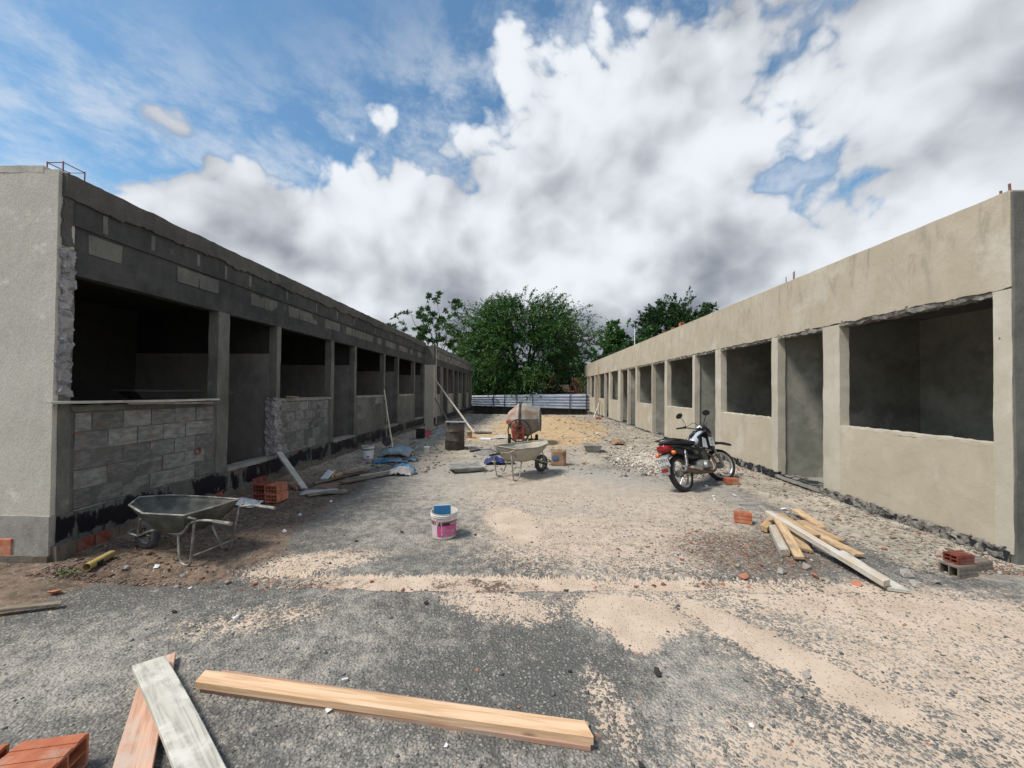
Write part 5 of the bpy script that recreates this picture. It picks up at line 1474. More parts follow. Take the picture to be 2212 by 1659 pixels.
board('old brown board lying lengthwise nearest the left wall', (-3.56, 6.40, 0.05), (-3.05, 7.50, 0.05), 0.10, 0.025, 'wood_old', group=GL, seed=16)
board('long old grey board running to the blue bundle', (-3.14, 6.50, 0.04), (-2.50, 7.28, 0.05), 0.12, 0.028, 'wood_old', group=GL, seed=17)
board('thin pale batten lying beside the blue bundle', (-3.0, 6.95, 0.06), (-2.52, 7.42, 0.06), 0.035, 0.03, 'wood_pale', group=GL, seed=18)
board('reddish brown board on top of the old boards', (-3.42, 6.80, 0.085), (-3.20, 7.55, 0.09), 0.09, 0.03, 'wood_tan', group=GL, seed=19)
board('short dark board resting across the old boards', (-3.28, 6.92, 0.11), (-3.08, 7.28, 0.10), 0.08, 0.03, 'wood_old', group=GL, seed=20)
board('white painted board end sticking up from the old boards', (-3.53, 6.66, 0.06), (-3.46, 6.80, 0.17), 0.16, 0.015, 'plastic_white', group=GL, seed=21, cat='board')
board('short tan offcut beside the white board end', (-3.415, 6.72, 0.08), (-3.40, 6.80, 0.19), 0.05, 0.02, 'wood_tan', group=GL, seed=22)
board('grey plank propped at a slant against the left wall', (-3.53, 6.08, 0.03), (-4.315, 6.62, 0.52), 0.115, 0.03, 'wood_cement', seed=23, roll=0.25)
board('short thick offcut lying at the foot of the propped plank', (-3.92, 6.36, 0.05), (-3.62, 6.12, 0.035), 0.14, 0.05, 'wood_pink', seed=24)
board('dark scrap board among the rubble before the propped plank', (-3.28, 5.72, 0.035), (-2.82, 6.05, 0.03), 0.13, 0.02, 'wood_old', seed=25)
board('broken dark strip beside the scrap board on the earth', (-3.10, 5.78, 0.05), (-2.76, 5.92, 0.03), 0.06, 0.018, 'wood_old', seed=26)
board('weathered plank laid along the sill of the nearest left window', (-4.375, 3.36, 1.492), (-4.40, 5.33, 1.478), 0.12, 0.024, 'wood_cement', seed=27)
board('second shorter plank under the sill plank of the left window', (-4.345, 4.05, 1.462), (-4.345, 5.20, 1.440), 0.05, 0.022, 'wood_old', seed=28)
board('thin weathered stick lying at the left picture edge', (-3.85, 2.62, 0.035), (-3.45, 2.78, 0.03), 0.05, 0.02, 'wood_old', seed=29)
board('small tan offcut stuck on the sill of the second left window', (-4.40, 6.92, 1.485), (-4.33, 7.2, 1.48), 0.06, 0.03, 'wood_old', seed=30)


def pole(label, p0, p1, r_, mat, name='wooden_pole', cat='pole', group=None):
    p0, p1 = Vector(p0), Vector(p1)
    d_ = p1 - p0
    rr = random.Random(int(p0.x * 100))
    pts = [p0 + d_ * (k / 6) + Vector((rr.uniform(-.008, .008), rr.uniform(-.008, .008), rr.uniform(-.008, .008))) * (1 if 0 < k < 6 else 0) for k in range(7)]
    base = p0.copy()
    o = MB().tube([p - base for p in pts], [r_ * (1.08 - 0.03 * k) for k in range(7)], 8).build(name, mat, smooth=True)
    o.location = base
    return tag(o, label, cat, group)


pole('long pole leaning from the ground to the left row, passing behind the barrel', (-1.88, 14.15, gz(-1.88, 14.15) + .02), (-3.96, 16.75, 2.05), 0.035, 'wood_pale')
pole('darker shorter pole leaning below the long one', (-2.95, 15.6, gz(-2.95, 15.6) + .02), (-3.96, 16.72, 1.27), 0.035, 'wood_old')
pole('upright batten at the corner where the left row steps forward', (-3.93, 16.90, 0.1), (-3.965, 16.90, 3.45), 0.03, 'wood_pale')
pole('upright batten fixed to the far right facade', (4.66, 24.9, 0.6), (4.685, 24.9, 3.2), 0.035, 'wood_tan')
pole('stick leaning on the far right wall', (3.95, 22.4, gz(3.95, 22.4)), (4.68, 24.3, 1.0), 0.03, 'wood_pale')
pole('thin upright stick standing by the leaning stick at far right', (4.5, 23.6, gz(4.5, 23.6)), (4.55, 23.7, 1.05), 0.022, 'wood_old')
pole('long bare tool handle standing upright by the left wall', (-3.47, 10.05, gz(-3.47, 10.05) + .01), (-4.05, 10.9, 1.62), 0.020, 'wood_pale', name='tool_handle', cat='tool')
pole('slim white mast standing on the right roof', (4.82, 17.2, 3.62), (4.82, 17.2, 4.42), 0.018, 'white_paint', name='mast', cat='mast')
cbl = MB().tube(cat_pts([(4.82, 17.2, 3.9), (4.9, 20.5, 3.78), (4.6, 26, 3.9), (3.8, 31.5, 4.3)], 5), 0.012, 5).build('cable', 'black_plastic', None, smooth='all')
tag(cbl, 'dark cable sagging from the roof mast into the big tree', 'cable')

# shovel
SH = thing('shovel', 'shovel leaning blade down against the left wall', 'shovel', (-3.72, 10.25, gz(-3.72, 10.25)))
top_ = Vector((-0.52, 1.3, 1.28)); bot = Vector((0, 0, 0.33))
MB().tube([bot, bot.lerp(top_, 0.97)], 0.018, 8).build('shaft', 'wood_old', SH, smooth=True)
MB().tube([bot.lerp(top_, 0.94), top_], [0.034, 0.036], 8).build('grip', 'black_plastic', SH, smooth=True)
dn = (bot - top_).normalized(); sd = Vector((0.9, 0.4, 0)).normalized(); nn = dn.cross(sd)
rings = []
for (u, w_, c_) in ((-0.06, 0.02, 0.0), (0.0, 0.09, 0.01), (0.10, 0.125, 0.025), (0.22, 0.12, 0.025), (0.30, 0.07, 0.015), (0.335, 0.01, 0.0)):
    rings.append([bot + dn * u + sd * (w_ * k) + nn * (c_ * (1 - k * k)) + nn * o_ for o_, ks in ((0, (-1, -.5, 0, .5, 1)), (-0.006, (1, .5, 0, -.5, -1))) for k in ks])
MB().loft(rings).build('blade', 'iron_dark', SH, smooth=True)

# ------------------------------------------------------------------ pails
def pail(label, loc, R0, R1, Hh, mat, rz=0.0, name='paint_pail'):
    T = thing(name, label, 'bucket', loc, (0, 0, rz))
    prof = [(0.001, 0.004), (R0 - 0.012, 0.0), (R0 - 0.002, 0.006), (R0, 0.014), (R0 + (R1 - R0) * 0.84, Hh * 0.84), (R1 * 1.03, Hh * 0.845), (R1 * 1.035, Hh * 0.865), (R1 * 1.0, Hh * 0.875), (R1 * 1.005, Hh * 0.905),
            (R1 * 1.04, Hh * 0.91), (R1 * 1.045, Hh * 0.93), (R1 * 1.01, Hh * 0.94), (R1 * 1.02, Hh * 0.985), (R1 * 1.03, Hh), (R1 * 0.985, Hh * 0.995), (R1 * 0.965, Hh * 0.93), (R0 - 0.006, 0.03), (0.001, 0.026)]
    body = MB().lathe(prof, 48).build('body', mat, T, smooth=True)
    return T, body


PB, body = pail('white paint pail with magenta label standing in the middle of the yard', (-0.90, 4.32, gz(-0.9, 4.32)), 0.128, 0.146, 0.285, 'pail_white', 0.0)
Rat = lambda z_: 0.128 + (0.146 - 0.128) * (z_ / 0.285)
def wrap_patch(a0, a1, z0, z1, off, skew=0.0, n=24):
    """patch on the pail; angle 0 faces the camera, positive to the right"""
    m = MB(); vs = []
    for i in range(n + 1):
        a = a0 + (a1 - a0) * i / n
        for z_ in (z0, z1):
            zz_ = z_ + skew * 0
            rr = Rat(zz_) + off
            vs.append((rr * math.sin(a), -rr * math.cos(a), zz_))
    return m.add(vs, [(2 * i, 2 * i + 2, 2 * i + 3, 2 * i + 1) for i in range(n)])
wrap_patch(-1.25, 1.55, 0.192, 0.205, 0.0012).build('label_stripe', 'pail_red', PB)
wrap_patch(-1.25, 1.55, 0.157, 0.192, 0.0012).build('label_band', 'pail_purple', PB)
wrap_patch(-1.25, -0.36, 0.034, 0.157, 0.0012).build('label_faded', 'pail_faded', PB)
lb = wrap_patch(-0.36, 1.55, 0.034, 0.157, 0.0014).build('label', 'pail_pink', PB)
def wrap_text(s_, size, ac, zc, mat, off=0.003, sl=0.0):
    vs, fs = text_geo(s_, size)
    out = []
    for p in vs:
        z_ = zc + p.y + sl * p.x; rr = Rat(z_) + off; a = ac + p.x / rr
        out.append((rr * math.sin(a), -rr * math.cos(a), z_))
    return MB().add(out, fs).build('lettering', mat, lb)
wrap_text('VERBR', 0.036, 1.02, 0.174, 'white_paint')
wrap_text('V. D', 0.034, -0.72, 0.174, 'white_paint')
wrap_text('TEXTURA', 0.021, 0.72, 0.100, 'pail_faded')
for (a0, w_, z0, z1) in ((-0.42, 0.035, 0.07, 0.25), (0.02, 0.018, 0.05, 0.205), (-0.22, 0.02, 0.175, 0.21), (-0.05, 0.015, 0.165, 0.20), (0.04, 0.03, 0.05, 0.085), (-0.33, 0.02, 0.15, 0.21)):
    wrap_patch(a0 - w_, a0 + w_, z0, z1, 0.0045, n=4).build('paint_drip', 'pail_white', PB)
# blue-faced plasterer's float standing in the pail
FL = thing('plastering_float', 'blue-faced plastering float standing in the paint pail', 'float', (-0.925, 4.335, gz(-0.9, 4.32) + 0.222), (rad(-8), rad(-3), rad(4)))
MB().box((0, 0, 0.03), (0.185, 0.016, 0.16)).build('foam_face', 'blue_foam', FL, bevel=0.003)
MB().box((0, 0.014, 0.032), (0.19, 0.010, 0.168)).build('back_plate', 'pale_blue', FL, bevel=0.002)

PW, body = pail('white lidded pail with grey band by the left wall', (-3.72, 9.02, gz(-3.72, 9.02)), 0.125, 0.142, 0.30, 'plastic_white')
MB().lathe([(0.1405, 0.205), (0.1425, 0.235), (0.1425, 0.25)], 40).build('grey_band', 'drum_grey', PW, smooth=True)
MB().lathe([(0.001, 0.297), (0.10, 0.296), (0.142, 0.292), (0.148, 0.28)], 30, None, lambda a, z_: 0.03 * math.sin(3 * a)).build('crusted_lid', 'cement_pile', PW, smooth=True)
MB().box((0.055, -0.122, 0.06), (0.05, 0.02, 0.03)).build('print', 'print_blue', PW)

# ------------------------------------------------------------------ barrel with a metal straightedge on it
BR = thing('steel_barrel', 'rusty dark steel barrel standing left of the concrete mixer', 'barrel', (-1.93, 10.55, gz(-1.93, 10.55)))
prof = [(0.001, 0.0), (0.255, 0.0), (0.262, 0.015), (0.258, 0.03), (0.258, 0.235), (0.268, 0.25), (0.268, 0.265), (0.258, 0.28), (0.258, 0.48), (0.268, 0.495), (0.268, 0.51), (0.258, 0.525), (0.258, 0.72), (0.266, 0.735), (0.258, 0.75), (0.245, 0.74), (0.245, 0.05), (0.001, 0.05)]
MB().lathe(prof, 40, None, lambda a, z_: 0.012 * math.sin(2 * a + z_ * 3) + 0.006 * math.sin(5 * a)).build('body', 'barrel_rust', BR, smooth=True)
MB().lathe([(0.2645, 0.02), (0.264, 0.10), (0.2635, 0.20)], 40, None, lambda a, z_: 0.012 * math.sin(2 * a + z_ * 3) + 0.006 * math.sin(5 * a) + 0.004).build('tar_coat', 'iron_dark', BR, smooth=True)
MB().lathe([(0.001, 0.60), (0.24, 0.60)], 24).build('water', 'interior_dark', BR)
se = MB().box((0, 0, 0), (0.56, 0.05, 0.032)).build('metal_straightedge', 'aluminium', None, bevel=0.003)
se.location = (-1.86, 10.33, gz(-1.93, 10.55) + 0.769); se.rotation_euler = (0, 0, 0.03)
tag(se, 'shiny aluminium straightedge lying across the barrel top', 'straightedge')

# ------------------------------------------------------------------ cement bag, basin, trough and other site clutter
CB = thing('cement_bag', 'open brown paper cement bag standing right of the pale wheelbarrow', 'bag', (0.74, 8.48, gz(0.74, 8.48)), (0, 0, rad(-12)))
def rr_rect(wx, wy, z_, wob, seed):
    pts = []
    for i in range(28):
        a = 2 * PI * i / 28
        cx_, sy_ = math.cos(a), math.sin(a)
        k = 5.0
        p = [wx * math.copysign(abs(cx_) ** (2 / k), cx_), wy * math.copysign(abs(sy_) ** (2 / k), sy_)]
        f_ = 1 + wob * float(fbm(p[0] * 6 + seed, p[1] * 6, z_ * 6, 1.5, 3))
        pts.append((p[0] * f_, p[1] * f_, z_ + (wob * 0.35 * float(fbm(p[0] * 9, p[1] * 9, seed, 1.2, 2)) if z_ > 0.25 else 0)))
    return pts
rings = [rr_rect(0.155, 0.095, 0.0, 0.02, 1), rr_rect(0.165, 0.105, 0.03, 0.06, 1), rr_rect(0.158, 0.10, 0.12, 0.08, 1), rr_rect(0.16, 0.10, 0.22, 0.09, 2), rr_rect(0.158, 0.10, 0.295, 0.12, 3), rr_rect(0.165, 0.11, 0.335, 0.14, 3)]
m = MB().loft(rings, close=False); m.f.append(tuple(range(27, -1, -1)))
bg = m.build('paper_sack', 'paper_brown', CB, smooth='all')
so = bg.modifiers.new('s', 'SOLIDIFY'); so.thickness = 0.004
MB().loft([rr_rect(0.15, 0.092, 0.20, 0.05, 1), rr_rect(0.02, 0.02, 0.26, 0.05, 1)]).build('cement_fill', 'cement_pile', CB, smooth='all')
MB().box((-0.065, -0.112, 0.175), (0.125, 0.012, 0.085)).build('print_panel', 'print_blue', CB)
vs, fs = text_geo('9', 0.09)
MB().add([(0.118 + p.x, -0.113 - 0.0, 0.255 + p.y) for p in vs], fs).build('lettering', 'ink_dark', CB)
vs, fs = text_geo('9', 0.05)
MB().add([(0.125 + p.x, -0.113, 0.18 + p.y) for p in vs], fs).build('lettering', 'ink_dark', CB)
# torn flap beside it
def crumple(label, cat, name, cx_, cy_, wx, wy, hgt, mat, seed, n=16, rz=0.0, group=None, fold=1.0):
    """crumpled sheet resting on the ground, thick cloth or paper"""
    ca, sa = math.cos(rz), math.sin(rz)
    u, v_ = [q_.ravel() for q_ in np.meshgrid(np.linspace(-1, 1, n), np.linspace(-1, 1, n), indexing='ij')]
    o_ = 0 * u
    e_ = 1 + 0.18 * fbm(u + seed, v_, o_ + 0.3, 1.6, 3)
    x_, y_ = wx / 2 * u * e_, wy / 2 * v_ * e_
    z_ = hgt * np.maximum(0.0, 0.35 * fbm(u * 1.4 + seed, v_ * 1.4, o_ + 1.1, 1.6, 3) + 0.75 * (1 - (u * u + v_ * v_) / 1.6)) * fold + hgt * 0.35 * np.abs(fbm(u + seed, v_, o_ + 4.0, 3.5, 2))
    xx_, yy_ = x_ * ca - y_ * sa, x_ * sa + y_ * ca
    vs = np.stack([xx_, yy_, z_ + ground_z(cx_ + xx_, cy_ + yy_) - gz(cx_, cy_) + 0.012], 1).tolist()
    fs = [(i * n + j, (i + 1) * n + j, (i + 1) * n + j + 1, i * n + j + 1) for i in range(n - 1) for j in range(n - 1)]
    o = MB().add(vs, fs).build(name, mat, None, smooth='all')
    o.location = (cx_, cy_, gz(cx_, cy_))
    so_ = o.modifiers.new('s', 'SOLIDIFY'); so_.thickness = 0.006
    return tag(o, label, cat, group)
crumple('grey paper scrap beside the cement bag', 'paper', 'paper_scrap', 0.62, 8.95, 0.35, 0.3, 0.05, 'paper_grey', 5)
crumple('navy plastic bag bundled behind the pale wheelbarrow handles', 'bag', 'plastic_bag', -0.66, 8.55, 0.42, 0.3, 0.17, 'tarp_navy', 6)
crumple('brown crumpled sack beside the navy bag behind the wheelbarrow', 'sack', 'crumpled_sack', -0.40, 8.6, 0.32, 0.26, 0.13, 'tarp_dark', 7)
crumple('pale blue dusty tarpaulin heap by the white pail', 'tarpaulin', 'tarpaulin', -3.12, 9.35, 0.75, 0.55, 0.22, 'tarp_pale', 8, 20)
crumple('blue tarpaulin spread on the earth in front of the pale heap', 'tarpaulin', 'tarpaulin', -3.02, 8.62, 0.75, 0.4, 0.06, 'tarp_blue', 9, 20, 0.2)
crumple('dark cloth with blue edge right of the tarpaulins', 'cloth', 'cloth', -2.68, 8.75, 0.45, 0.3, 0.07, 'tarp_dark', 10, 16, 0.3)
crumple('small blue tarpaulin corner at the right end of the tarpaulins', 'tarpaulin', 'tarpaulin', -2.55, 8.68, 0.22, 0.24, 0.07, 'tarp_blue', 11, 12)
crumple('yellow plastic scrap beside the pale tarpaulin heap', 'scrap', 'plastic_scrap', -2.78, 9.35, 0.14, 0.12, 0.10, 'yellow_pipe', 12, 8)
crumple('humped sack under blue cloth at the end of the old boards', 'bundle', 'cloth_bundle', -2.36, 7.33, 0.42, 0.32, 0.17, 'paper_grey', 13, 18, 0.1)
crumple('blue cloth thrown over the humped sack', 'cloth', 'cloth', -2.36, 7.42, 0.46, 0.26, 0.20, 'tarp_blue', 14, 16, 0.0)
crumple('white speckled plastic bag behind the dark wheelbarrow', 'bag', 'plastic_bag', -3.98, 5.28, 0.55, 0.35, 0.06, 'plastic_white', 15, 18, 0.3)
crumple('crumpled dark paper on the earth below the propped plank', 'paper', 'paper_scrap', -3.22, 5.98, 0.5, 0.25, 0.04, 'paper_grey', 16, 16, 0.4)
crumple('flat pale sack lying left of the concrete mixer', 'sack', 'paper_sack', -0.83, 12.9, 0.55, 0.6, 0.07, 'paper_grey', 17, 14, 0.1)
crumple('dark rag by the rubble left of the mixer', 'rag', 'rag', -1.55, 14.2, 0.6, 0.35, 0.06, 'tarp_dark', 18, 12, 0.1)
crumple('cardboard cap-shaped scrap on the ground at right of the sand', 'cardboard', 'cardboard_scrap', 2.75, 11.6, 0.42, 0.36, 0.17, 'paper_brown', 19, 14, 0.1)

def trough(label, loc, rz, Lx, Wy, Hh, fl, mat, name, cat, th=0.012, tilt=(0, 0)):
    T = []
    def ring(a, b, z_, n=6):
        cs = [(-a, -b), (a, -b), (a, b), (-a, b)]; o_ = []
        for i in range(4):
            p, q_ = cs[i], cs[(i + 1) % 4]
            for k in range(n): o_.append((p[0] + (q_[0] - p[0]) * k / n, p[1] + (q_[1] - p[1]) * k / n, z_ + 0.006 * float(fbm(p[0] + k, p[1], z_, 3, 2))))
        return o_
    a, b = Lx / 2, Wy / 2
    rings = [ring(a * fl, b * fl, 0.0), ring(a, b, Hh), ring(a + 0.02, b + 0.02, Hh), ring(a + 0.02, b + 0.02, Hh - 0.01)]
    m = MB().loft(rings, close=False)
    m.f.append(tuple(range(23, -1, -1)))
    o = m.build(name, mat, None)
    so_ = o.modifiers.new('s', 'SOLIDIFY'); so_.thickness = th; so_.offset = 1
    o.location = loc; o.rotation_euler = (tilt[0], tilt[1], rz)
    return tag(o, label, cat)
trough('small grey cement basin on the ground at right of the yard', (1.80, 10.35, gz(1.8, 10.35) + .004), 0.05, 0.46, 0.36, 0.19, 0.62, 'drum_grey', 'cement_basin', 'basin')
trough('black mortar tray left on the sill of the nearest left window', (-4.62, 4.72, 1.50), rad(88), 0.85, 0.26, 0.10, 0.7, 'interior_dark', 'mortar_tray', 'tray')
# tilted slab-like mortar board in front of the barrel
SB = trough('shallow cement-caked mortar tray lying tilted in front of the barrel', (-1.18, 7.78, gz(-1.18, 7.78) + 0.015), rad(24), 0.66, 0.42, 0.09, 0.80, 'drum_grey', 'mortar_tray', 'tray', th=0.014)
fill = grid_box((-0.30, -0.18, 0.03), (0.30, 0.18, 0.085), 0.03, 0.03, 9).build('dried_mortar', 'cement_pile', SB, fix=False, smooth='all')

def heap(label, cx_, cy_, rx_, ry_, hh_, mat, name, cat, seed, n=40, kind=None, rough=0.25):
    u, v_ = [q_.ravel() for q_ in np.meshgrid(np.linspace(-1, 1, n + 1), np.linspace(-1, 1, n + 1), indexing='ij')]
    o_ = 0 * u
    d_ = np.sqrt(u * u + v_ * v_) + 0.18 * fbm(u + seed, v_, o_, 2.2, 3)
    z_ = hh_ * np.maximum(0, 1 - d_) ** 0.8 * (1 + rough * fbm(u * 3 + seed, v_ * 3, o_ + 2, 2.0, 4)) - 0.02
    vs = np.stack([u * rx_, v_ * ry_, z_ + ground_z(cx_ + u * rx_, cy_ + v_ * ry_) - gz(cx_, cy_)], 1).tolist()
    fs = [(i * (n + 1) + j, (i + 1) * (n + 1) + j, (i + 1) * (n + 1) + j + 1, i * (n + 1) + j + 1) for i in range(n) for j in range(n)]
    o = MB().add(vs, fs).build(name, mat, None, smooth='all')
    o.location = (cx_, cy_, gz(cx_, cy_))
    return tag(o, label, cat, kind=kind)
heap('heap of wet grey mortar on the ground behind the pale wheelbarrow', -0.78, 9.9, 0.55, 0.5, 0.17, 'cement_pile', 'mortar_heap', 'mortar', 3)
heap('grey rubble heap against the far left row behind the barrel', -2.7, 14.6, 1.0, 1.5, 0.25, 'stone_mix', 'rubble_heap', 'rubble', 5, rough=0.9)

wb_ = MB().box((0, 0, 0.03), (0.36, 0.26, 0.06)).build('white_block', 'plastic_white', None, bevel=0.008)
wb_.location = (-1.26, 12.4, gz(-1.26, 12.4)); wb_.rotation_euler = (0, 0, -0.08)
tag(wb_, 'flat white foam block on the ground left of the mixer', 'block')
CN = thing('paint_can', 'small yellow-brown can with pale lid behind the barrel', 'can', (-1.87, 12.9, gz(-1.87, 12.9)))
MB().lathe([(0.001, 0), (0.085, 0), (0.088, 0.01), (0.085, 0.02), (0.085, 0.17), (0.09, 0.18), (0.09, 0.19)], 22).build('body', 'paper_brown', CN, smooth=True)
MB().lathe([(0.105, 0.185), (0.108, 0.21), (0.10, 0.225), (0.001, 0.225)], 22).build('lid', 'yellow_pipe', CN, smooth=True)
CR = thing('plastic_crate', 'black plastic crate standing at the foot of the left wall', 'crate', (-3.48, 12.75, gz(-3.48, 12.75)), (0, 0, 0.1))
for s in (-1, 1):
    MB().box((s * 0.125, 0, 0.16), (0.015, 0.26, 0.30)).build('side', 'black_plastic', CR)
    for k in range(4): MB().box((0, s * 0.12, 0.04 + 0.08 * k), (0.235, 0.014, 0.05)).build('slat', 'black_plastic', CR)
MB().box((0, 0, 0.012), (0.235, 0.225, 0.012)).build('bottom', 'black_plastic', CR)
lid_ = MB().lathe([(0.001, 0.0), (0.10, 0.0), (0.115, 0.015), (0.115, 0.03), (0.10, 0.02), (0.001, 0.02)], 20).build('bucket_lid', 'pail_red', None, smooth=True)
lid_.location = (-3.30, 12.98, gz(-3.3, 12.98) + 0.13); lid_.rotation_euler = (rad(75), 0.1, 0.2)
tag(lid_, 'red round lid leaning on the black crate', 'lid')
cup = MB().lathe([(0.001, 0.0), (0.06, 0.0), (0.075, 0.14), (0.078, 0.145), (0.068, 0.14), (0.052, 0.01), (0.001, 0.01)], 18).build('plastic_cup', 'plastic_white', None, smooth=True)
cup.location = (-2.55, 9.9, gz(-2.55, 9.9)); cup.rotation_euler = (0.12, 0.1, 0)
tag(cup, 'white plastic tub standing alone on the churned earth left of the barrel', 'tub')
YP = thing('yellow_pipe', 'yellow plastic pipe piece lying beside the left wheelbarrow wheel', 'pipe', (-3.93, 3.46, gz(-3.93, 3.46) + 0.035), (0, 0, rad(105)))
MB().lathe([(0.030, -0.15), (0.034, -0.15), (0.034, 0.13), (0.028, 0.15), (0.014, 0.155), (0.001, 0.155)], 18, Matrix.Rotation(PI / 2, 4, 'Y')).build('tube', 'yellow_pipe', YP, smooth=True)
MB().box((-0.05, -0.034, 0.0), (0.07, 0.006, 0.03)).build('split', 'interior_dark', YP)

# weed at the left corner
WD = thing('weed', 'small green weed growing at the corner of the left building', 'plant', (-3.98, 3.24, gz(-3.98, 3.24)))
r_ = np.random.RandomState(3)
P_ = np.array([WD.location]) + r_.normal(size=(60, 3)) * np.array([0.035, 0.035, 0.012]) + np.array([0, 0, 0.03])
leaf_mesh('leaves', 'leaf_weed', WD, P_, r_.normal(size=(60, 3)) * 0.6 + np.array([0, 0, 0.3]), 0.03, 0.014, 4)

# ------------------------------------------------------------------ broken brick and stones one can pick out
def chunk_mesh(name, mat, seed, flat=0.5):
    r_ = np.random.RandomState(seed)
    bm = bmesh.new()
    pts = r_.uniform(-1, 1, (12, 3)) * np.array([1, 0.75, flat])
    vs = [bm.verts.new(p) for p in pts]
    bmesh.ops.convex_hull(bm, input=vs)
    loose = [v for v in bm.verts if not v.link_faces]
    bmesh.ops.delete(bm, geom=loose, context='VERTS')
    me_ = bpy.data.meshes.new(name); bm.to_mesh(me_); bm.free()
    me_.materials.append(M[mat])
    me_['zmin'] = min(v.co.z for v in me_.vertices)
    return me_


CH = {m: [chunk_mesh('chunk', m, 100 + 7 * k + 31 * i, 0.42 if 'clay' in m else 0.6) for k in range(4)] for i, m in enumerate(('clay_brick', 'clay_dark', 'stone_mix', 'iron_dark', 'plastic_white'))}
rq = random.Random(77)


def chip(name, label, cat, group, mat, x_, y_, s_):
    me_ = rq.choice(CH[mat])
    o = bpy.data.objects.new(name, me_); COL.objects.link(o)
    o.scale = (s_, s_, s_)
    o.location = (x_, y_, gz(x_, y_) - me_['zmin'] * s_ * 0.75)
    o.rotation_euler = (rq.uniform(-.2, .2), rq.uniform(-.2, .2), rq.uniform(0, 6.3))
    return tag(o, label, cat, group)


# places read off the photograph: lone orange chips on the asphalt
for (x_, y_, s_) in ((-2.05, 2.72, .020), (-1.72, 2.83, .024), (-1.95, 2.66, .014), (-0.42, 2.80, .016), (-0.27, 2.27, .017), (-0.02, 2.02, .016), (-0.55, 2.0, .012), (-0.42, 1.66, .015), (-0.15, 1.62, .013), (-0.55, 1.60, .012),
                     (0.36, 1.87, .014), (0.62, 2.10, .018), (0.70, 2.46, .018), (1.02, 1.95, .014), (1.25, 1.86, .012), (1.35, 2.12, .012), (0.25, 1.70, .012), (-1.15, 2.9, .013), (1.72, 2.75, .016), (2.25, 3.0, .018), (2.7, 2.85, .020), (1.9, 1.9, .013)):
    chip('brick_chip', 'small orange brick chip lying on the dark asphalt or sand in the foreground', 'brick chip', 'orange chips in the foreground', 'clay_brick', x_, y_, s_ * 0.78)
for k in range(58):
    x_ = rq.uniform(-3.0, 1.8) if k < 40 else rq.uniform(-2.6, -1.0)
    lo, hi = trench_edges(np.array([x_]))
    y_ = rq.uniform(float(lo[0]) + .01, float(hi[0]) - 0.04) if rq.random() < .6 else float(lo[0]) + rq.uniform(0, .06)
    chip('brick_chip', 'small red brick chip lying in the sandy strip across the yard', 'brick chip', 'chips in the sandy strip', 'clay_dark' if rq.random() < .7 else 'clay_brick', x_, y_, rq.uniform(.010, .028))
for k in range(46):
    a = rq.gauss(0, 1); x_ = 2.35 + 0.5 * a; y_ = 4.1 + 0.45 * rq.gauss(0, 1)
    chip('brick_chip', 'red brick fragment scattered beside the lumber pile', 'brick fragment', 'fragments beside the lumber pile', 'clay_brick' if rq.random() < .5 else 'clay_dark', x_, max(3.3, y_), rq.uniform(.010, .026))
for (x_, y_, s_) in ((2.86, 3.45, .06), (2.60, 3.55, .055), (1.95, 3.52, .05), (3.05, 4.98, .06), (3.16, 4.86, .05), (3.5, 5.02, .05), (-3.72, 2.95, .06)):
    lab = {2.86: 'broken red brick piece left of the lower end of the longest beam', 2.60: 'broken red brick piece on the grit before the lumber pile', 1.95: 'red brick lump on the sandy strip, right of the middle', 3.05: 'red brick piece lying behind the upper end of the lumber pile', 3.16: 'second red brick piece behind the lumber pile, nearer', 3.5: 'red brick piece between the rear boards of the lumber pile', -3.72: 'flat red brick piece on the earth at the left picture edge'}[x_]
    chip('brick_fragment', lab, 'brick fragment', 'larger brick pieces', 'clay_brick', x_, y_, s_)
for (x_, y_, s_) in ((1.63, 2.30, .03), (1.50, 2.17, .028), (2.35, 3.62, .055), (2.65, 3.72, .05), (3.35, 3.45, .05), (3.45, 3.62, .06), (3.6, 3.5, .04), (-3.6, 3.4, .03), (-2.9, 3.15, .03)):
    lab = {1.63: 'farther of two pale stones on the long sand drift', 1.50: 'nearer of two pale stones on the long sand drift', 2.35: 'pale stone in the grit left of the lumber pile', 2.65: 'pale stone just before the brown board of the lumber pile', 3.35: 'grey stone right of the longest beam end', 3.45: 'largest grey stone between the longest beam and the blocks', 3.6: 'small grey stone in front of the corner blocks', -3.6: 'pale stone on the earth below the yellow pipe', -2.9: 'pale stone on the earth before the dark wheelbarrow'}[x_]
    chip('stone', lab, 'stone', 'pale loose stones', 'stone_mix', x_, y_, s_)
for (x_, y_, s_) in ((0.78, 2.28, .03), (-0.75, 2.95, .022), (0.27, 2.28, .018), (0.52, 1.72, .020), (0.95, 1.58, .028), (-1.4, 4.4, .03), (-1.8, 4.1, .02), (-0.55, 4.35, .022), (-2.55, 2.75, .02), (1.0, 3.3, .03), (0.35, 3.24, .03)):
    chip('tar_lump', 'small black lump of asphalt lying loose on the yard', 'tar lump', 'black lumps on the yard', 'iron_dark', x_, y_, s_)
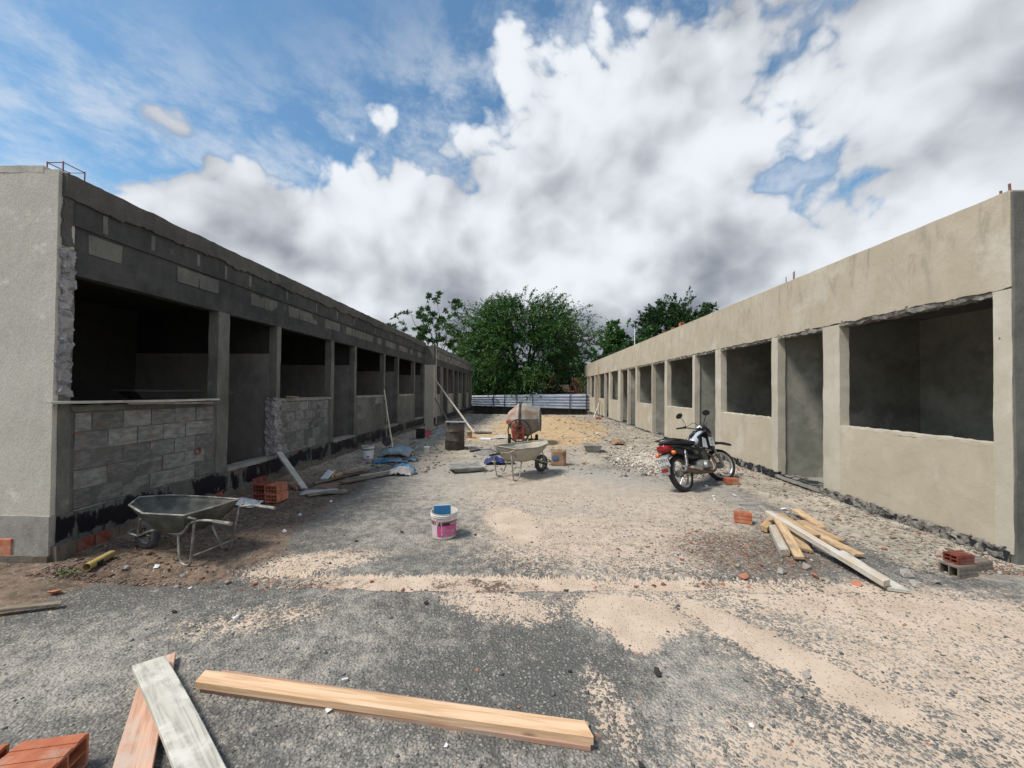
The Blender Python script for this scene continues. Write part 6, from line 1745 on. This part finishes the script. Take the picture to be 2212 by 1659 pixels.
for k, (x_, y_, s_) in enumerate(((-1.0, 2.15, .018), (-0.98, 1.95, .02), (-0.35, 1.78, .014), (-2.75, 3.1, .02), (-3.35, 3.42, .03), (-3.05, 3.36, .028), (-2.75, 4.35, .03), (-2.9, 4.9, .03), (-2.8, 5.5, .03), (-2.05, 2.7, .02), (1.12, 1.95, .015), (3.6, 5.5, .03), (3.3, 6.2, .03), (2.9, 6.0, .025), (3.9, 6.2, .03), (-1.6, 10.7, .07), (-1.75, 12.15, .05), (2.2, 9.2, .05), (1.9, 12.2, .05), (2.5, 13.5, .06))):
    chip('white_scrap', 'small white scrap of plaster or plastic lying on the ground', 'scrap', 'white scraps on the ground', 'plastic_white', x_, y_, s_)

# ------------------------------------------------------------------ gravel and rubble nobody could count
def scatter(name, label, mat_names, pts, sizes, seed, parent=None):
    """many small stones as one mesh (octahedral pebbles)"""
    r2 = np.random.RandomState(seed)
    n = len(pts)
    base = np.array([[1, 0, 0], [0.2, 0.9, 0], [-1, 0.1, 0], [-0.1, -0.95, 0], [0.1, 0, 0.75], [0, 0.1, -0.6]])
    F_ = np.array([[0, 1, 4], [1, 2, 4], [2, 3, 4], [3, 0, 4], [1, 0, 5], [2, 1, 5], [3, 2, 5], [0, 3, 5]])
    an = r2.uniform(0, 2 * PI, n); ca, sa = np.cos(an), np.sin(an)
    jit = 1 + r2.uniform(-.3, .3, (n, 6, 1))
    B = base[None] * jit * sizes[:, None, None] * np.stack([np.ones(n), r2.uniform(.55, 1, n), r2.uniform(.4, .8, n)], 1)[:, None, :]
    V_ = np.stack([B[..., 0] * ca[:, None] - B[..., 1] * sa[:, None], B[..., 0] * sa[:, None] + B[..., 1] * ca[:, None], B[..., 2]], -1)
    zz_ = ground_z(pts[:, 0], pts[:, 1])
    V_ = V_ + np.stack([pts[:, 0], pts[:, 1], zz_ + sizes * 0.2], 1)[:, None, :]
    V_ = V_.reshape(-1, 3); FF = (F_[None] + 6 * np.arange(n)[:, None, None]).reshape(-1, 3)
    me_ = bpy.data.meshes.new(name)
    me_.vertices.add(len(V_)); me_.vertices.foreach_set('co', V_.ravel())
    me_.loops.add(FF.size); me_.loops.foreach_set('vertex_index', FF.ravel())
    me_.polygons.add(len(FF)); me_.polygons.foreach_set('loop_start', np.arange(len(FF)) * 3); me_.polygons.foreach_set('loop_total', np.full(len(FF), 3))
    me_.update(calc_edges=True)
    o = link(name, me_, mat_names)
    return tag(o, label, 'gravel', kind='stuff')


def stonemat(name, cols):
    t = pbr(name, 0.93, 0, 0.25)
    r = t.n('ShaderNodeNewGeometry').outputs['Random Per Island']
    cr = t.n('ShaderNodeValToRGB', {0: r}); cr.color_ramp.interpolation = 'CONSTANT'
    el = cr.color_ramp.elements
    el[0].position = 0; el[0].color = (*cols[0], 1)
    el[1].position = 1 / len(cols); el[1].color = (*cols[1], 1)
    for k in range(2, len(cols)):
        e_ = el.new(k / len(cols)); e_.color = (*cols[k], 1)
    c = t.mix(t.m('MULTIPLY', t.noise(t.pos, 40, 3, 0.6), 0.35), cr.outputs[0], (0.12, 0.10, 0.085))
    setc(t, c)


stonemat('gravel_asphalt', [(0.10, 0.105, 0.11), (0.16, 0.165, 0.165), (0.24, 0.24, 0.23), (0.085, 0.09, 0.095), (0.36, 0.345, 0.31), (0.14, 0.145, 0.155)])
stonemat('gravel_rubble', [(0.34, 0.31, 0.27), (0.22, 0.19, 0.155), (0.42, 0.39, 0.35), (0.15, 0.125, 0.10), (0.28, 0.25, 0.21), (0.20, 0.17, 0.14), (0.32, 0.11, 0.065)])
stonemat('gravel_pale', [(0.62, 0.56, 0.48), (0.72, 0.67, 0.59), (0.54, 0.48, 0.40), (0.46, 0.36, 0.28), (0.66, 0.60, 0.51)])
stonemat('gravel_brown', [(0.12, 0.08, 0.055), (0.19, 0.13, 0.09), (0.08, 0.058, 0.042), (0.28, 0.21, 0.155), (0.16, 0.075, 0.05), (0.30, 0.26, 0.22)])
r3 = np.random.RandomState(5)
# stones showing through the foreground sand
n = 15000
p = np.stack([r3.uniform(-3.2, 3.9, n), 1.25 + 5.0 * r3.uniform(0, 1, n) ** 1.6], 1)
sm_ = sand_mask(p[:, 0], p[:, 1])
kp = (r3.uniform(0, 1, n) < np.where(sm_ > 0.8, 0.06, np.where(sm_ > 0.25, 0.75, 0.18)))
p = p[kp]
scatter('asphalt_gravel', 'loose grey asphalt stones bedded in the sand of the foreground', 'gravel_asphalt', p, r3.gamma(3.0, 0.0016, len(p)) + 0.003, 1)
# rubble along the right wall
n = 5200
y_ = 3.7 + 24 * r3.uniform(0, 1, n) ** 2.2
x_ = 4.70 - np.abs(r3.normal(0, 0.55, n))
p = np.stack([x_, y_], 1); p = p[(p[:, 0] > 2.7)]
scatter('wall_rubble', 'broken render and stone rubble along the foot of the beige wall', 'gravel_rubble', p, r3.gamma(2.0, 0.0045, len(p)) + 0.003, 2)
# pale gravel heap behind the motorcycle
n = 4200
p = np.stack([3.0 + r3.normal(0, 0.42, n), 9.2 + r3.normal(0, 0.85, n)], 1)
scatter('pale_gravel', 'pale pebbles spread on the ground behind the motorcycle', 'gravel_pale', p, r3.gamma(3.0, 0.006, n) + 0.005, 3)
# earth clods along the left wall
n = 6500
y_ = 3.2 + 12 * r3.uniform(0, 1, n) ** 1.7
x_ = -4.3 + np.abs(r3.normal(0, 0.85, n))
p = np.stack([x_, y_], 1); p = p[p[:, 0] < -1.2]
scatter('earth_clods', 'brown clods and crumbs of earth along the left wall', 'gravel_brown', p, r3.gamma(2.0, 0.0035, len(p)) + 0.002, 4)
# mixed rubble in the back of the yard
n = 5200
p = np.stack([r3.uniform(-3.8, 4.4, n), 7.5 + 17 * r3.uniform(0, 1, n) ** 1.5], 1)
kp = r3.uniform(0, 1, n) < 0.35 + 0.65 * (np.abs(p[:, 0]) > 1.9)
p = p[kp]
scatter('yard_rubble', 'mixed grey rubble and grit strewn over the back of the yard', 'gravel_rubble', p, r3.gamma(2.0, 0.010, len(p)) + 0.005, 5)
# chips round the lumber
n = 2400
p = np.stack([2.45 + r3.normal(0, 0.75, n), 4.0 + r3.normal(0, 0.55, n)], 1); p = p[p[:, 1] > 3.2]
scatter('lumber_grit', 'reddish and grey grit around the lumber pile', 'gravel_rubble', p, r3.gamma(2.0, 0.0035, len(p)) + 0.002, 6)
